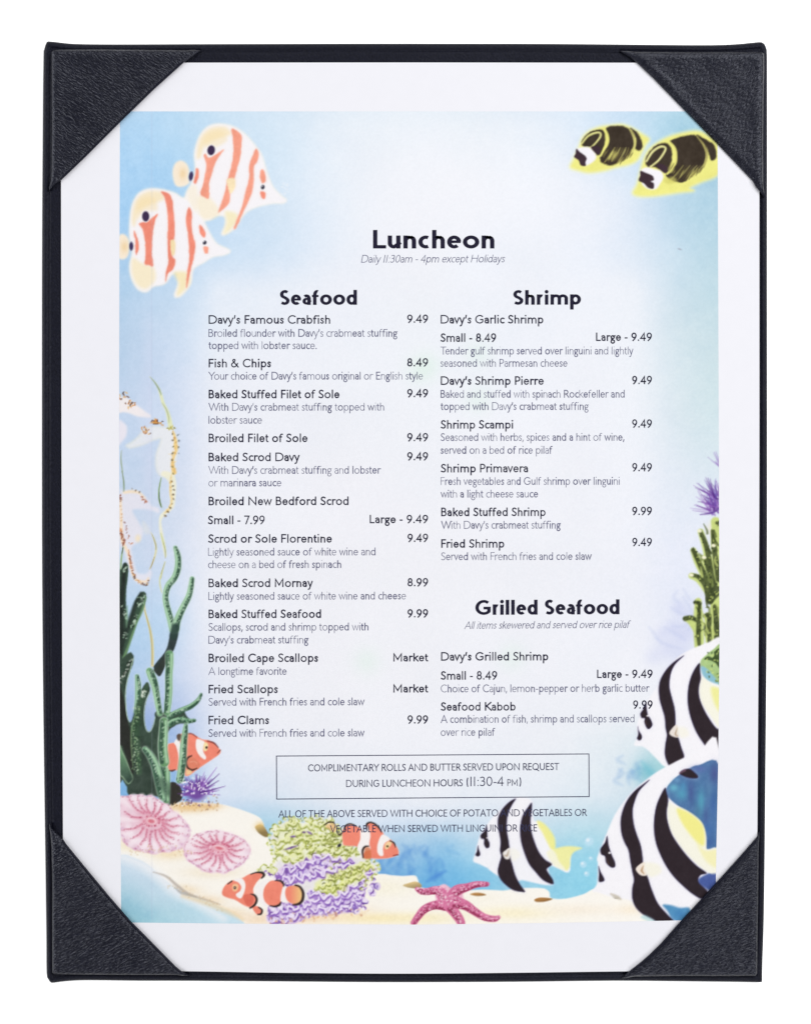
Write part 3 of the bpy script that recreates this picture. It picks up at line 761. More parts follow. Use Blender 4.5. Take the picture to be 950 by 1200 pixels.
def finger(pts, ww, z, dark_left=True, base=(124, 168, 132), dk=(58, 88, 72), lt=(184, 218, 184), n=None, halo=True):
    q = z(pts)
    mx_ = max(ww) if np.ndim(ww) else ww
    if halo:
        line(q, [v + 1.6 for v in ww], (210, 230, 212), soft=2.4, a=.6)
    line(q, ww, base, soft=1.0, tex=5)
    x, y, t = along(q, 14)
    wv = np.interp(np.linspace(0, 1, 14), np.linspace(0, 1, len(ww)), ww)
    sgn = 1 if dark_left else -1
    nx, ny = np.sin(t), -np.cos(t)
    line(list(zip(x + nx * wv * .26 * sgn, y + ny * wv * .26 * sgn)), wv * .42, dk, soft=1.6, a=.85, tex=5)
    line(list(zip(x - nx * wv * .27 * sgn, y - ny * wv * .27 * sgn)), wv * .32, lt, soft=1.6, a=.75, tex=5)
    L_ = float(np.hypot(np.diff(x), np.diff(y)).sum())
    n = n or int(L_ * 1.1)
    x, y, t = along(q, n)
    wv = np.interp(np.linspace(0, 1, n), np.linspace(0, 1, len(ww)), ww)
    for i in range(n):
        o_ = rng.uniform(-.05, .3) * sgn
        dab(x[i] + math.sin(t[i]) * wv[i] * o_, y[i] - math.cos(t[i]) * wv[i] * o_, rng.uniform(.7, 1.3), rng.uniform(.45, .8), t[i] + 1.2 + rng.normal() * .6, (40, 66, 54) if rng.random() < .6 else (214, 232, 210), soft=1.0, a=.6)


# left-hand dark trunk
fill([(38, 390), (60, 300), (75, 250), (100, 235), (122, 255), (124, 330), (112, 440), (104, 560), (108, 680), (118, 780), (140, 760), (160, 680), (185, 600), (225, 530), (265, 505), (292, 525), (290, 580), (262, 680),
      (215, 780), (180, 880), (150, 960), (120, 1060), (100, 1120), (38, 1210)], (58, 82, 66), ZE, soft=1.2, tex=9, rough=.25)
line([(95, 250), (80, 380), (68, 520), (62, 700), (60, 900), (50, 1100)], [3, 5.5, 6, 6, 6, 6], (34, 42, 38), ZE, soft=3, a=.9, tex=6)
line([(245, 525), (195, 620), (160, 720), (120, 830), (90, 920), (60, 1000)], [4, 5, 5.5, 6, 6, 6], (38, 50, 44), ZE, soft=3, a=.85, tex=6)
line([(290, 560), (255, 680), (200, 800), (160, 920), (110, 1060), (70, 1160)], [2, 2.6, 2.6, 2.6, 3, 4], (112, 150, 104), ZE, soft=2, a=.85, tex=6)
line([(116, 640), (112, 760), (108, 840)], [1, 2.4, 1], (120, 158, 128), ZE, soft=1.6, a=.8)
for a_, b_, n in (([(80, 330), (95, 280), (118, 270)], ZE, 12), ([(60, 640), (90, 680), (100, 760)], ZE, 18), ([(240, 560), (250, 600), (220, 640)], ZE, 22), ([(200, 720), (175, 800), (150, 850)], ZE, 22), ([(100, 900), (90, 940)], ZE, 8), ([(270, 540), (262, 590)], ZE, 8)):
    specks(a_, b_, n, 1.1, [(216, 232, 214), (176, 208, 180), (22, 30, 26)], (.7, 1.2))
# second dark blade
fill([(34, 40), (60, 10), (90, -20), (125, -35), (145, 0), (140, 60), (120, 110), (98, 180), (86, 260), (84, 340), (88, 420), (100, 480), (118, 510), (140, 480), (158, 400), (180, 310), (215, 240), (250, 195),
      (272, 240), (268, 280), (245, 340), (232, 420), (232, 500), (245, 560), (268, 580), (292, 540), (310, 480), (312, 440), (330, 420), (360, 440), (400, 420), (450, 430), (520, 400), (560, 460), (600, 500),
      (560, 520), (500, 520), (455, 545), (425, 570), (412, 620), (410, 760), (420, 900), (432, 1000), (440, 1100), (425, 1160), (360, 1120), (320, 1085), (200, 1080), (150, 1072), (105, 1075), (90, 1010), (60, 960), (34, 900)],
     (58, 76, 64), ZF, soft=1.4, tex=11, rough=.3)
fill([(34, 690), (60, 740), (100, 830), (140, 935), (132, 970), (100, 990), (60, 940), (34, 900)], (108, 148, 112), ZF, soft=1.5, tex=8, grad=((40, 760), (110, 980), (48, 66, 58)), rim=(1.6, (178, 208, 170)))
fill([(34, 250), (70, 330), (86, 430), (105, 520), (135, 640), (138, 760), (146, 900), (128, 900), (90, 790), (60, 700), (34, 640)], (42, 44, 40), ZF, soft=2, tex=5)
fill([(425, 1000), (455, 975), (500, 1000), (525, 1050), (520, 1110), (480, 1140), (435, 1150)], (52, 50, 46), ZF, soft=1.3, tex=5)
fill([(150, 650), (210, 640), (300, 780), (340, 900), (350, 1000), (345, 1080), (180, 1075), (110, 1060), (130, 960), (150, 860)], (52, 62, 56), ZF, soft=4, a=.7, tex=8)
# the big branch
line([(560, 860), (545, 950), (520, 1040), (480, 1110), (430, 1170), (390, 1215)], [9, 9.5, 8.5, 8, 8, 7], (46, 58, 58), ZE, soft=1.2, tex=6)
fill([(300, 100), (330, 70), (375, 10), (395, -10), (400, 40), (375, 110), (348, 150), (320, 130)], (46, 54, 50), ZF, soft=1.1, tex=5)
finger([(565, 95), (585, 160), (592, 230), (585, 300), (555, 380), (505, 440), (478, 510), (475, 590), (495, 680), (520, 770), (545, 860)], [4.5, 6.5, 7, 7.2, 7, 7, 6.5, 6.5, 7, 7.5, 9], ZE)
finger([(722, 385), (712, 460), (690, 550), (650, 630), (610, 710), (580, 790), (565, 860)], [5, 6, 6.5, 7, 7.5, 8, 9], ZE)
line([(565, 840), (550, 920)], [9, 9.5], (44, 66, 60), ZE, soft=3, a=.9)
finger([(425, -20), (425, 60), (420, 150), (420, 250), (415, 340), (405, 430)], [9, 8.5, 8, 8, 8, 7], ZF, dark_left=False, base=(104, 152, 108))
finger([(270, 110), (290, 160), (310, 220), (325, 300), (338, 380), (350, 440)], [8, 9, 8, 7, 6.5, 6], ZF, base=(120, 166, 122))
finger([(172, 150), (180, 210), (180, 280), (175, 350), (165, 420)], [4.5, 6.5, 6.5, 6, 5], ZF, base=(104, 150, 118))
finger([(672, 290), (645, 340), (590, 385), (530, 410), (460, 440), (420, 470)], [3, 5, 6, 6, 5.5, 6], ZF, base=(86, 134, 98), halo=False)
finger([(620, 495), (570, 500), (520, 490), (460, 500), (430, 520)], [4, 5.5, 6, 6.5, 7], ZF, base=(84, 130, 98), halo=False)
specks([(510, 460), (530, 475), (560, 500), (600, 495)], ZF, 14, 1.6, [(40, 84, 60), (150, 200, 156)], (.8, 1.5))
line([(250, 215), (225, 290), (190, 380), (170, 480), (160, 560), (170, 700), (190, 900)], [3.5, 5, 7, 9, 9, 8, 6], (62, 88, 66), ZF, soft=3.5, a=.9, tex=10)
specks([(225, 260), (215, 300), (230, 285)], ZF, 12, 1.1, [(232, 240, 226)], (.8, 1.4))
specks([(185, 380), (165, 480), (150, 560), (150, 640), (160, 760), (170, 900)], ZF, 62, 2.2, [(200, 216, 186), (26, 40, 32), (120, 158, 116), (170, 194, 150)], (.7, 1.3))
specks([(130, 20), (90, 90), (60, 150), (45, 210)], ZF, 24, 1.0, [(236, 240, 230), (150, 160, 146), (24, 26, 24)], (.8, 1.4))
line([(145, 10), (120, 100), (95, 190), (84, 270), (84, 350), (95, 460), (115, 505)], [1, 1.2, 1.2, 1.2, 1.2, 1.2, 1], (190, 214, 190), ZF, soft=1.0, a=.8)
line([(165, 430), (130, 560), (128, 700), (140, 850)], [1.2, 1.6, 1.6, 1], (120, 150, 110), ZF, soft=1.4, a=.8)
line([(270, 275), (240, 350), (228, 430), (232, 520), (250, 575), (275, 580), (300, 530), (312, 470)], 1.2, (186, 208, 196), ZF, soft=1.0, a=.8)
finger([(382, 500), (378, 600), (372, 700), (385, 820), (392, 940), (395, 1060), (400, 1120)], [8, 9.5, 10, 11, 11, 9, 7], ZF, base=(100, 144, 104), dark_left=False)
finger([(235, 720), (275, 770), (310, 840), (335, 930), (355, 1030), (368, 1100)], [6, 8, 9, 9.5, 9, 7], ZF, base=(110, 156, 120), dark_left=False)
line([(340, 960), (380, 1000), (410, 1060)], [8, 12, 8], (60, 84, 70), ZF, soft=5, a=.6)

begin(6, 'printed_clownfish', 'orange and white clownfish behind the green finger coral')
CO, CO2, CWH, CBK = (239, 136, 114), (214, 92, 72), (245, 240, 238), (52, 40, 38)
fill([(410, 690), (440, 670), (500, 660), (510, 600), (560, 598), (620, 608), (680, 640), (740, 650), (790, 690), (825, 728), (815, 760), (760, 800), (700, 840), (640, 880), (590, 920), (550, 930), (530, 890), (470, 885),
      (420, 880), (405, 800)], CO, ZF, soft=1.2, tex=5, rim=(1.2, (240, 190, 176)))
fill([(480, 640), (500, 655), (515, 700), (515, 820), (500, 900), (492, 880), (496, 780), (478, 700), (462, 670)], CWH, ZF, soft=1.2)
fill([(640, 640), (680, 650), (700, 665), (690, 700), (690, 740), (710, 780), (700, 800), (660, 770), (634, 720), (630, 670)], CWH, ZF, soft=1.2)
fill([(700, 665), (725, 680), (722, 720), (700, 735), (690, 710)], (246, 226, 170), ZF, soft=1.4)
dab(135 + 714 / 6.664, 770 + 706 / 6.664, 1.3, 1.6, 0, CBK)
line([(720, 655), (770, 670), (805, 705)], [1, 1.8, 1], (120, 50, 44), ZF, soft=.9)
line([(800, 750), (822, 726)], [.8, 1.2], (120, 60, 52), ZF, soft=.8)
fill([(485, 640), (482, 612), (500, 598), (520, 610), (512, 640), (500, 655)], (96, 78, 68), ZF, soft=1.2)
line([(565, 598), (600, 600), (640, 625)], [1.2, 1.4, 1], (150, 60, 46), ZF, soft=.9)
fill([(575, 790), (610, 780), (660, 830), (655, 870), (610, 885), (570, 870), (560, 830)], (222, 130, 104), ZF, soft=1.1, tex=4)
line([(600, 770), (570, 785), (556, 820), (565, 860), (600, 882), (640, 868)], [1.2, 2.2, 2.2, 2.4, 2.2, 1], (70, 44, 40), ZF, soft=.9)
line([(590, 820), (620, 815), (640, 830)], .9, (240, 176, 150), ZF, a=.7)
fill([(560, 880), (590, 885), (600, 905), (560, 920)], (240, 200, 150), ZF, soft=1.2)
line([(425, 885), (445, 888), (470, 880)], [1, 2, 1], (90, 50, 44), ZF, soft=.9)
begin(5, 'printed_finger_coral', 'dark green finger coral with pale spotted tips')
finger([(552, 535), (545, 600), (535, 690), (530, 780), (520, 870), (505, 960)], [4.5, 6.5, 7.5, 8, 8.5, 8], ZF, base=(104, 150, 112))
finger([(382, 500), (378, 600), (374, 700), (385, 820)], [8, 9.5, 10, 11], ZF, base=(108, 152, 108), dark_left=False)
specks([(500, 960), (540, 980)], ZF, 10, 1.6, [(40, 70, 60), (226, 236, 222)], (.8, 1.4))

begin(7, 'printed_sea_urchin', 'violet sea urchin with white dotted spines')
ux, uy = 135 + 640 / 6.664, 770 + 1060 / 6.664
PUR = [(110, 64, 150), (134, 88, 172), (84, 44, 126), (160, 120, 196), (98, 72, 164)]
dab(ux - 1, uy - 2, 12, 11, 0, (108, 66, 150), soft=7, a=.92)
for k in range(74):
    t = rng.uniform(-math.pi * 1.08, math.pi * .08)
    r = rng.uniform(14, 25) * (1.0 if abs(t + math.pi / 2) < 1.2 else .95)
    if k < 8:
        t, r = [(-.95, 40), (-.55, 30), (-1.25, 28), (-.25, 34), (-.12, 26), (-2.7, 27), (-.75, 36), (0.1, 27)][k]
    x1, y1 = ux + math.cos(t) * r, uy + math.sin(t) * r * .92
    line([(ux + math.cos(t) * 4, uy + math.sin(t) * 4), ((ux + x1) / 2, (uy + y1) / 2 + .5), (x1, y1)], [2.2, 1.5, .5], PUR[rng.integers(5)], soft=.9, a=.9)
for k in range(62):
    t = rng.uniform(-math.pi * 1.1, .25); r = rng.uniform(3, 23)
    dab(ux + math.cos(t) * r, uy + math.sin(t) * r * .85, rng.uniform(.6, 1.1), rng.uniform(.6, 1.0), 0, (244, 240, 250), soft=.7, a=.95)
for k in range(22):
    dab(ux + rng.uniform(-23, 20), uy + rng.uniform(8, 15), 1.3, .8, rng.random() * 3, [(92, 56, 120), (150, 110, 160), (240, 236, 244)][rng.integers(3)], a=.8)

# --- anemones


def anemone(z, outline, centre, rings, mouth, seed):
    fill(outline, (236, 208, 220), z, soft=1.6, tex=6, rim=(2.2, (222, 176, 198)), rough=.5)
    o_ = np.array(z(outline)); c_ = np.array(z([centre])[0])
    # pale lobes
    oc = catmull(o_, True, 6)
    k = len(oc)
    s_ = np.linspace(0, k, rings, endpoint=False).astype(int)
    r0 = np.array(mouth)
    glow(c_[0], c_[1] - 1, r0[0] * 2.6, (226, 150, 168), .55, r0[1] * 2.9)
    low = [tuple(p) for p in oc if p[1] > c_[1] + 6]
    for p in low[::5]:
        e_ = np.array(p); m_ = c_ + (e_ - c_) * .72
        dab(m_[0], m_[1], 4.2, 3.2, 1.2, (248, 238, 244), soft=4, a=.55)
        m_ = c_ + (e_ - c_) * .93
        dab(m_[0], m_[1], 3.4, 1.6, 0, (206, 160, 196), soft=2.4, a=.45)
    for j, i in enumerate(s_):
        e = oc[i]; mid = c_ + (e - c_) * .7
        line([tuple(c_ + (e - c_) * .42), tuple(mid), tuple(c_ + (e - c_) * .92)], [2.5, 6, 7], (246, 232, 238), soft=4, a=.75)
    for j, i in enumerate(s_):
        e = oc[(i + k // (rings * 2)) % k]
        st_ = c_ + (e - c_) * .30
        bow = np.array((-(e - c_)[1], (e - c_)[0])) * .06 * (1 if e[0] > c_[0] else -1)
        ex = rng.uniform(.68, .86)
        line([tuple(st_), tuple(c_ + (e - c_) * .55 + bow), tuple(c_ + (e - c_) * ex)], [2.2, 1.6, .6], (202, 104, 130), soft=1.8, a=.7)
        line([tuple(st_ + bow * .3), tuple(c_ + (e - c_) * .5 + bow * 1.6), tuple(c_ + (e - c_) * ex + bow * .8)], [3.4, 3, 1.4], (224, 156, 178), soft=3, a=.45)
        x, y, t = along([tuple(st_), tuple(c_ + (e - c_) * .55 + bow), tuple(c_ + (e - c_) * (ex + .1))], 11)
        for q_ in range(11):
            dab(x[q_] + rng.normal() * .9, y[q_] + rng.normal() * .7, rng.uniform(.7, 1.2), .6, rng.random() * 3, [(168, 60, 88), (206, 110, 134), (186, 100, 128)][rng.integers(3)], soft=1.0, a=.5)
    dab(c_[0], c_[1], r0[0] * 1.5, r0[1] * 1.5, 0, (222, 152, 170), soft=4, a=.75)
    for q_ in range(46):
        t = rng.random() * 6.283
        dab(c_[0] + math.cos(t) * r0[0] * 1.5, c_[1] + math.sin(t) * r0[1] * 1.5, 1.0, .7, t, [(180, 66, 96), (240, 206, 216), (206, 106, 130)][rng.integers(3)], soft=.8, a=.8)
    dab(c_[0], c_[1], r0[0], r0[1], .2, (240, 200, 208), soft=1.6)
    dab(c_[0] - .5, c_[1] + .3, r0[0] * .62, r0[1] * .55, .2, (216, 116, 132), soft=1.6)
    # lilac scalloped rim
    x, y, t = along(list(map(tuple, oc)) + [tuple(oc[0])], 90)
    for q_ in range(90):
        if rng.random() < .6:
            dab(x[q_] + (c_[0] - x[q_]) * .05 + rng.normal() * .8, y[q_] + (c_[1] - y[q_]) * .06 + rng.normal() * .6, rng.uniform(.8, 1.5), .6, t[q_], [(196, 120, 150), (178, 108, 150), (206, 150, 190), (172, 80, 110)][rng.integers(4)], soft=.9, a=.55)


begin(8, 'printed_sea_anemone', 'larger pink sea anemone at the left edge of the print')
anemone(ZG, [(22, 80), (90, 66), (130, 62), (165, 60), (205, 68), (240, 66), (280, 90), (310, 110), (350, 130), (380, 165), (415, 190), (450, 225), (480, 265), (495, 305), (485, 345), (460, 380), (440, 415), (400, 425),
             (360, 440), (300, 440), (260, 455), (200, 440), (140, 430), (90, 405), (55, 370), (35, 320), (22, 250), (20, 160)], (240, 235), 17, (6.2, 4.2), 1)
begin(9, 'printed_sea_anemone', 'smaller pink sea anemone beside the clownfish')
anemone(ZG, [(445, 400), (465, 370), (500, 350), (520, 325), (570, 310), (620, 300), (660, 296), (710, 305), (760, 318), (810, 335), (860, 370), (885, 410), (880, 450), (860, 490), (820, 530), (770, 555), (720, 578),
             (670, 572), (620, 575), (560, 555), (520, 520), (480, 500), (455, 460)], (685, 412), 17, (7.6, 3.4), 2)
end()
for q_ in range(40):
    x = rng.uniform(150, 225)
    dab(x, 996 + 3 * math.sin(x * .09) + rng.normal() * 2, 1.3, .7, rng.random() * 3, (206, 170, 120), a=.4, tag=False)
# rock crumbs under the urchin
for q_ in range(60):
    dab(rng.uniform(200, 256), 944 + rng.normal() * 3.4, rng.uniform(.8, 1.8), .7, rng.random() * 3, [(206, 160, 100), (170, 120, 70), (236, 206, 156), (120, 84, 60)][rng.integers(4)], a=.6, tag=False)

# --- lettuce coral
begin(10, 'printed_lettuce_coral', 'frilly yellow green and violet coral')
COR = [(315, 985), (322, 968), (340, 958), (352, 962), (372, 956), (385, 965), (395, 968), (410, 985), (425, 1000), (442, 1012), (443, 1020), (434, 1030), (424, 1042), (426, 1056), (418, 1066), (400, 1066), (385, 1072), (360, 1074),
       (335, 1085), (318, 1083), (314, 1070), (325, 1050), (322, 1030), (312, 1022), (322, 1010), (318, 995)]
fill(COR, (234, 230, 230), soft=3, tex=3, grow=-2, rough=1.0)
fill([(440, 130), (480, 110), (560, 70), (600, 60), (640, 90), (700, 80), (760, 60), (860, 90), (950, 190), (950, 300), (840, 330), (760, 290), (700, 340), (600, 360), (520, 360), (450, 290), (470, 200)], (232, 234, 196), ZH, soft=4, a=.9, tex=5)
fill([(460, 440), (540, 370), (640, 360), (740, 300), (900, 320), (1000, 350), (1020, 480), (900, 460), (780, 470), (600, 500), (480, 480)], (222, 202, 232), ZH, soft=3, a=.9, tex=5)
fill([(410, 690), (460, 660), (560, 640), (700, 620), (900, 600), (1040, 560), (1060, 640), (1000, 700), (860, 720), (700, 740), (560, 800), (440, 800)], (214, 192, 230), ZH, soft=3, a=.9, tex=5)
fill([(740, 500), (860, 440), (950, 400), (1100, 370), (1150, 400), (1050, 480), (960, 560), (840, 580), (760, 560)], (232, 236, 176), ZH, soft=3, a=.85, tex=5)


def squiggle(x, y, col, L_=9, w_=1.6, a=.9, soft=1.0):
    t = rng.random() * 6.28
    pts = [(x, y)]
    cv = rng.choice((-1, 1)) * rng.uniform(.6, 1.2)
    for _ in range(4):
        x += math.cos(t) * L_ / 4; y += math.sin(t) * L_ / 4
        t += cv; pts.append((x, y))
        if rng.random() < .3: cv = -cv
    line(pts, [.5, w_, w_ * 1.1, w_ * .8, .4], col, soft=soft, a=a)


YG = [(188, 196, 92), (160, 170, 68), (208, 214, 124), (120, 130, 52), (140, 146, 66), (98, 100, 50)]
VI = [(128, 82, 174), (150, 108, 196), (104, 62, 152), (176, 140, 212), (118, 88, 182)]


def ruffle(x, y, pale, tone, deep, r):
    """One frill of the coral: a pale lobe with a toned curl under it and a dark fold in the middle."""
    t = rng.uniform(0, 6.283)
    dab(x, y, r, r * .75, t, pale, soft=1.6, a=.85)
    a0 = t + rng.uniform(-.5, .5)
    n = rng.integers(4, 6)
    arc = [(x + math.cos(a0 + k * .75) * r * rng.uniform(.85, 1.15), y + math.sin(a0 + k * .75) * r * rng.uniform(.8, 1.05)) for k in range(n)]
    line(arc, [.4, rng.uniform(1.0, 1.7), rng.uniform(1.2, 2.2), .5], tone, soft=1.1, a=.92)
    if rng.random() < .55:
        line(arc[1:4], [.3, rng.uniform(.8, 1.4), .3], deep, soft=.9, a=.85)
    if rng.random() < .3:
        dab(x + rng.normal() * .6, y + rng.normal() * .6, r * .45, r * .28, t, tone, soft=1.2, a=.7)


for pts_ in ([(530, 380), (520, 420), (545, 470), (530, 500), (560, 490), (575, 430), (560, 390)], [(455, 430), (470, 450), (500, 440), (530, 470), (510, 490), (470, 480)], [(670, 330), (665, 380), (690, 420), (700, 380), (690, 330)],
             [(720, 300), (760, 290), (790, 305), (760, 330), (730, 325)], [(740, 350), (745, 400), (790, 420), (830, 440), (790, 460), (720, 470), (640, 490), (600, 510), (560, 505), (620, 480), (700, 450), (740, 430), (730, 380)],
             [(830, 340), (880, 325), (915, 345), (890, 375), (850, 360)], [(735, 560), (745, 600), (790, 610), (850, 620), (820, 640), (750, 625), (720, 600)], [(895, 600), (915, 640), (940, 660), (900, 700), (860, 700), (890, 670)],
             [(500, 640), (540, 650), (600, 650), (650, 690), (640, 740), (600, 700), (540, 690), (520, 740), (490, 790), (470, 760), (500, 700)], [(410, 690), (450, 700), (480, 760), (450, 790), (430, 760)]):
    fill(pts_, VI[rng.integers(3)], ZH, soft=1.8, a=.8, tex=10, rough=.8)
for pts_ in ([(0, 410), (40, 395), (100, 410), (110, 440), (60, 430), (20, 450)], [(95, 430), (130, 450), (120, 470), (95, 450)], [(115, 580), (150, 550), (170, 570), (200, 590), (210, 620), (160, 600), (120, 600)], [(80, 650), (105, 640), (110, 680), (70, 720), (40, 690)],
             [(140, 670), (190, 680), (190, 720), (150, 725), (130, 700)], [(195, 490), (220, 500), (215, 530), (195, 525)], [(0, 660), (40, 650), (30, 670), (0, 680)]):
    fill(pts_, VI[rng.integers(3)], ZI, soft=1.8, a=.75, tex=10, rough=.8)
PV, PY = [(240, 232, 246), (232, 218, 242), (214, 196, 232)], [(240, 240, 206), (232, 234, 176), (242, 242, 228)]
violet = inside_points([(455, 440), (560, 370), (760, 300), (930, 330), (1040, 380), (950, 460), (780, 470), (600, 510), (480, 490)], 46, ZH) + \
    inside_points([(410, 700), (460, 660), (640, 640), (900, 600), (1040, 560), (1120, 640), (1040, 700), (900, 720), (720, 720), (560, 790), (440, 800)], 70, ZH) + \
    inside_points([(700, 560), (850, 570), (1000, 560), (1100, 480), (1150, 420), (1180, 560), (1100, 640), (900, 640), (740, 640)], 42, ZH) + \
    inside_points([(0, 400), (100, 400), (140, 450), (60, 470), (0, 460)], 10, ZI) + inside_points([(200, 470), (290, 440), (320, 480), (240, 540), (230, 640), (190, 700), (110, 560)], 22, ZI)
green = inside_points([(440, 130), (480, 110), (560, 60), (800, 60), (950, 180), (940, 300), (800, 320), (620, 370), (500, 360), (450, 290)], 92, ZH) + \
    inside_points([(740, 520), (860, 430), (1000, 390), (1140, 380), (1060, 480), (940, 570), (800, 560)], 44, ZH) + inside_points([(340, 410), (400, 385), (470, 395), (440, 440), (360, 440)], 10, ZH) + \
    inside_points([(0, 165), (60, 180), (130, 240), (220, 340), (290, 400), (230, 450), (120, 500), (60, 640), (0, 560)], 56, ZI)
for k_, (x, y) in enumerate(violet):
    ruffle(x, y, PV[rng.integers(3)], VI[rng.integers(5)], (84, 50, 128), rng.uniform(2.2, 4.4))
for k_, (x, y) in enumerate(green):
    ruffle(x, y, PY[rng.integers(3)], YG[rng.integers(3)], YG[3 + rng.integers(3)], rng.uniform(2.2, 4.2))


def frill(pts_, z, amp, period, dark, tone, pale, w_=1.0):
    """A waved ribbon: a toned band with a pale crest that loops along the path."""
    q = z(pts_)
    L_ = float(np.hypot(*np.diff(catmull(q, False, 6), axis=0).T).sum())
    n = max(8, int(L_ / period * 6))
    x, y, t = along(q, n)
    ph = np.arange(n) * math.pi / 3 + rng.normal(0, .5, n)
    am = amp * (1 + rng.normal(0, .3, n))
    wx = x - np.sin(t) * np.sin(ph) * am + np.cos(ph * 2) * amp * .35
    wy = y + np.cos(t) * np.sin(ph) * am
    path = list(zip(wx, wy))
    line([(a_, b_ + 1.6) for a_, b_ in path], [2.2 * w_, 3.4 * w_, 2.6 * w_, 3.6 * w_, 2.2 * w_], tone, soft=2.0, a=.75, tex=10)
    line([(a_ + .3, b_ + 1.9) for a_, b_ in path], [.5 * w_, 1.7 * w_, .4 * w_, 1.8 * w_, .5 * w_], dark, soft=1.4, a=.55)
    line([(a_, b_ - .5) for a_, b_ in path], [1.2 * w_, 2.2 * w_, 1.6 * w_, 2.3 * w_, 1.0 * w_], pale, soft=1.2, a=.95)


GD, GT, GP = (96, 104, 44), (176, 186, 80), (236, 238, 186)
PD, PT, PP = (100, 62, 152), (156, 114, 200), (240, 230, 247)
for pts_ in ([(450, 160), (520, 120), (600, 90), (700, 120), (800, 90), (880, 130), (950, 200)], [(455, 215), (560, 200), (680, 200), (800, 180), (920, 240)], [(470, 270), (520, 330), (600, 345), (640, 300), (600, 265), (530, 270)],
             [(690, 270), (780, 260), (860, 300), (900, 280), (940, 230)], [(600, 150), (700, 160), (760, 200), (840, 220)]):
    frill(pts_, ZH, 2.6, 11, GD, GT, GP, .85)
for pts_ in ([(480, 430), (600, 400), (700, 360), (780, 320), (900, 340), (1000, 350)], [(470, 480), (600, 480), (720, 450), (820, 430), (930, 380), (1000, 400)],
             [(430, 760), (520, 770), (620, 720), (760, 690), (880, 690), (1000, 660), (1080, 600)], [(430, 710), (540, 690), (660, 660), (760, 620), (880, 630), (1000, 580)], [(700, 570), (800, 590), (900, 590), (1010, 520)]):
    frill(pts_, ZH, 3.3, 12.5, PD, PT, PP, 1.15)
frill([(300, 460), (270, 500), (235, 560), (225, 620), (190, 690)], ZI, 2.4, 8, PD, PT, PP, .8)
for pts_ in ([(730, 540), (800, 520), (880, 470), (960, 440), (1060, 400), (1150, 390)], [(800, 560), (900, 530), (980, 480), (1090, 450)]):
    frill(pts_, ZH, 2.4, 8, GD, (190, 198, 84), (238, 240, 170), .85)
frill([(0, 190), (60, 230), (110, 260), (160, 330), (130, 400)], ZI, 2.2, 8, GD, GT, GP, .8)
frill([(160, 340), (230, 370), (280, 410), (230, 440), (150, 470), (90, 500)], ZI, 2.2, 8, GD, GT, GP, .8)
for (x, y) in inside_points([(0, 165), (60, 180), (130, 240), (180, 320), (120, 400), (60, 380), (0, 300)], 26, ZI) + inside_points([(440, 130), (560, 60), (800, 60), (950, 180), (940, 300), (800, 300), (620, 340), (500, 340)], 24, ZH) + inside_points([(760, 520), (900, 430), (1100, 390), (1000, 480), (860, 560)], 20, ZH):
    t = rng.random() * 6.28; r = rng.uniform(1.2, 2.4)
    line([(x + math.cos(t + k * .8) * r, y + math.sin(t + k * .8) * r) for k in range(4)], [.4, 1.4, 1.5, .4], YG[3 + rng.integers(3)], soft=1.0, a=.8)
# frills standing proud of the outline
oc = catmull(COR, True, 6)
for k_ in range(0, len(oc), 2):
    x, y = oc[k_]
    if y > 1078: continue
    if x < 345 and y > 1020 or y > 1045:
        ruffle(x, y, (238, 226, 240), VI[rng.integers(5)], (110, 70, 150), rng.uniform(1.6, 2.8))
    else:
        ruffle(x, y, (240, 240, 214), YG[rng.integers(3)], YG[3 + rng.integers(3)], rng.uniform(1.6, 2.8))
for x, y, rx, ang in ((585, 180, 3.2, 0), (700, 155, 3.6, .5), (570, 258, 7.5, -.3), (660, 150, 2, 0)):
    dab(245 + x / 5.9375, 950 + y / 5.9375, rx, 1.2, ang, (112, 80, 150), soft=1.2, a=.85)
for q_ in range(60):
    x = rng.uniform(316, 432); y = 1082 - (x - 316) * .13 + rng.normal() * 2.4
    dab(x, min(y, 1084), rng.uniform(1, 2.4), rng.uniform(.7, 1.2), rng.random() * 3, [(232, 190, 146), (222, 164, 116), (240, 214, 180), (200, 140, 110)][rng.integers(4)], soft=1.2, a=.6)

begin(11, 'printed_clownfish', 'clownfish facing right above the violet coral')
fill([(112, 300), (110, 240), (125, 205), (160, 192), (200, 200), (225, 215), (255, 240), (272, 225), (265, 190), (285, 180), (320, 195), (360, 235), (375, 262), (420, 290), (450, 330), (462, 365), (445, 385), (400, 400), (340, 405),
      (290, 402), (240, 400), (230, 370), (200, 330), (150, 325), (120, 320)], CO, ZI, soft=1.2, tex=5, rim=(1.2, (240, 196, 184)))
fill([(225, 225), (255, 240), (275, 222), (285, 260), (278, 310), (285, 345), (250, 360), (232, 390), (210, 350), (205, 325), (222, 280)], CWH, ZI, soft=1.3)
fill([(355, 255), (390, 265), (405, 285), (375, 305), (362, 340), (365, 380), (345, 385), (328, 360), (330, 310)], CWH, ZI, soft=1.3)
fill([(400, 295), (418, 300), (408, 325), (385, 345), (372, 330), (380, 305)], (246, 226, 170), ZI, soft=1.4, a=.8)
dab(380 + 390 / 5.278, 930 + 326 / 5.278, 1.6, 1.2, 0.4, (120, 110, 60)); dab(380 + 390 / 5.278, 930 + 326 / 5.278, .9, .8, 0, CBK)
line([(122, 235), (128, 205), (150, 188), (180, 192), (200, 205)], [1, 2.2, 1.6, 1.6, 1], CBK, ZI, soft=.9)
line([(262, 225), (262, 190), (285, 178), (315, 190), (340, 215), (355, 240)], [.8, 2.4, 1.8, 2.2, 1.8, .8], CBK, ZI, soft=.9)
line([(405, 292), (430, 305), (440, 330)], [1, 1.8, 1], CBK, ZI, soft=.9)
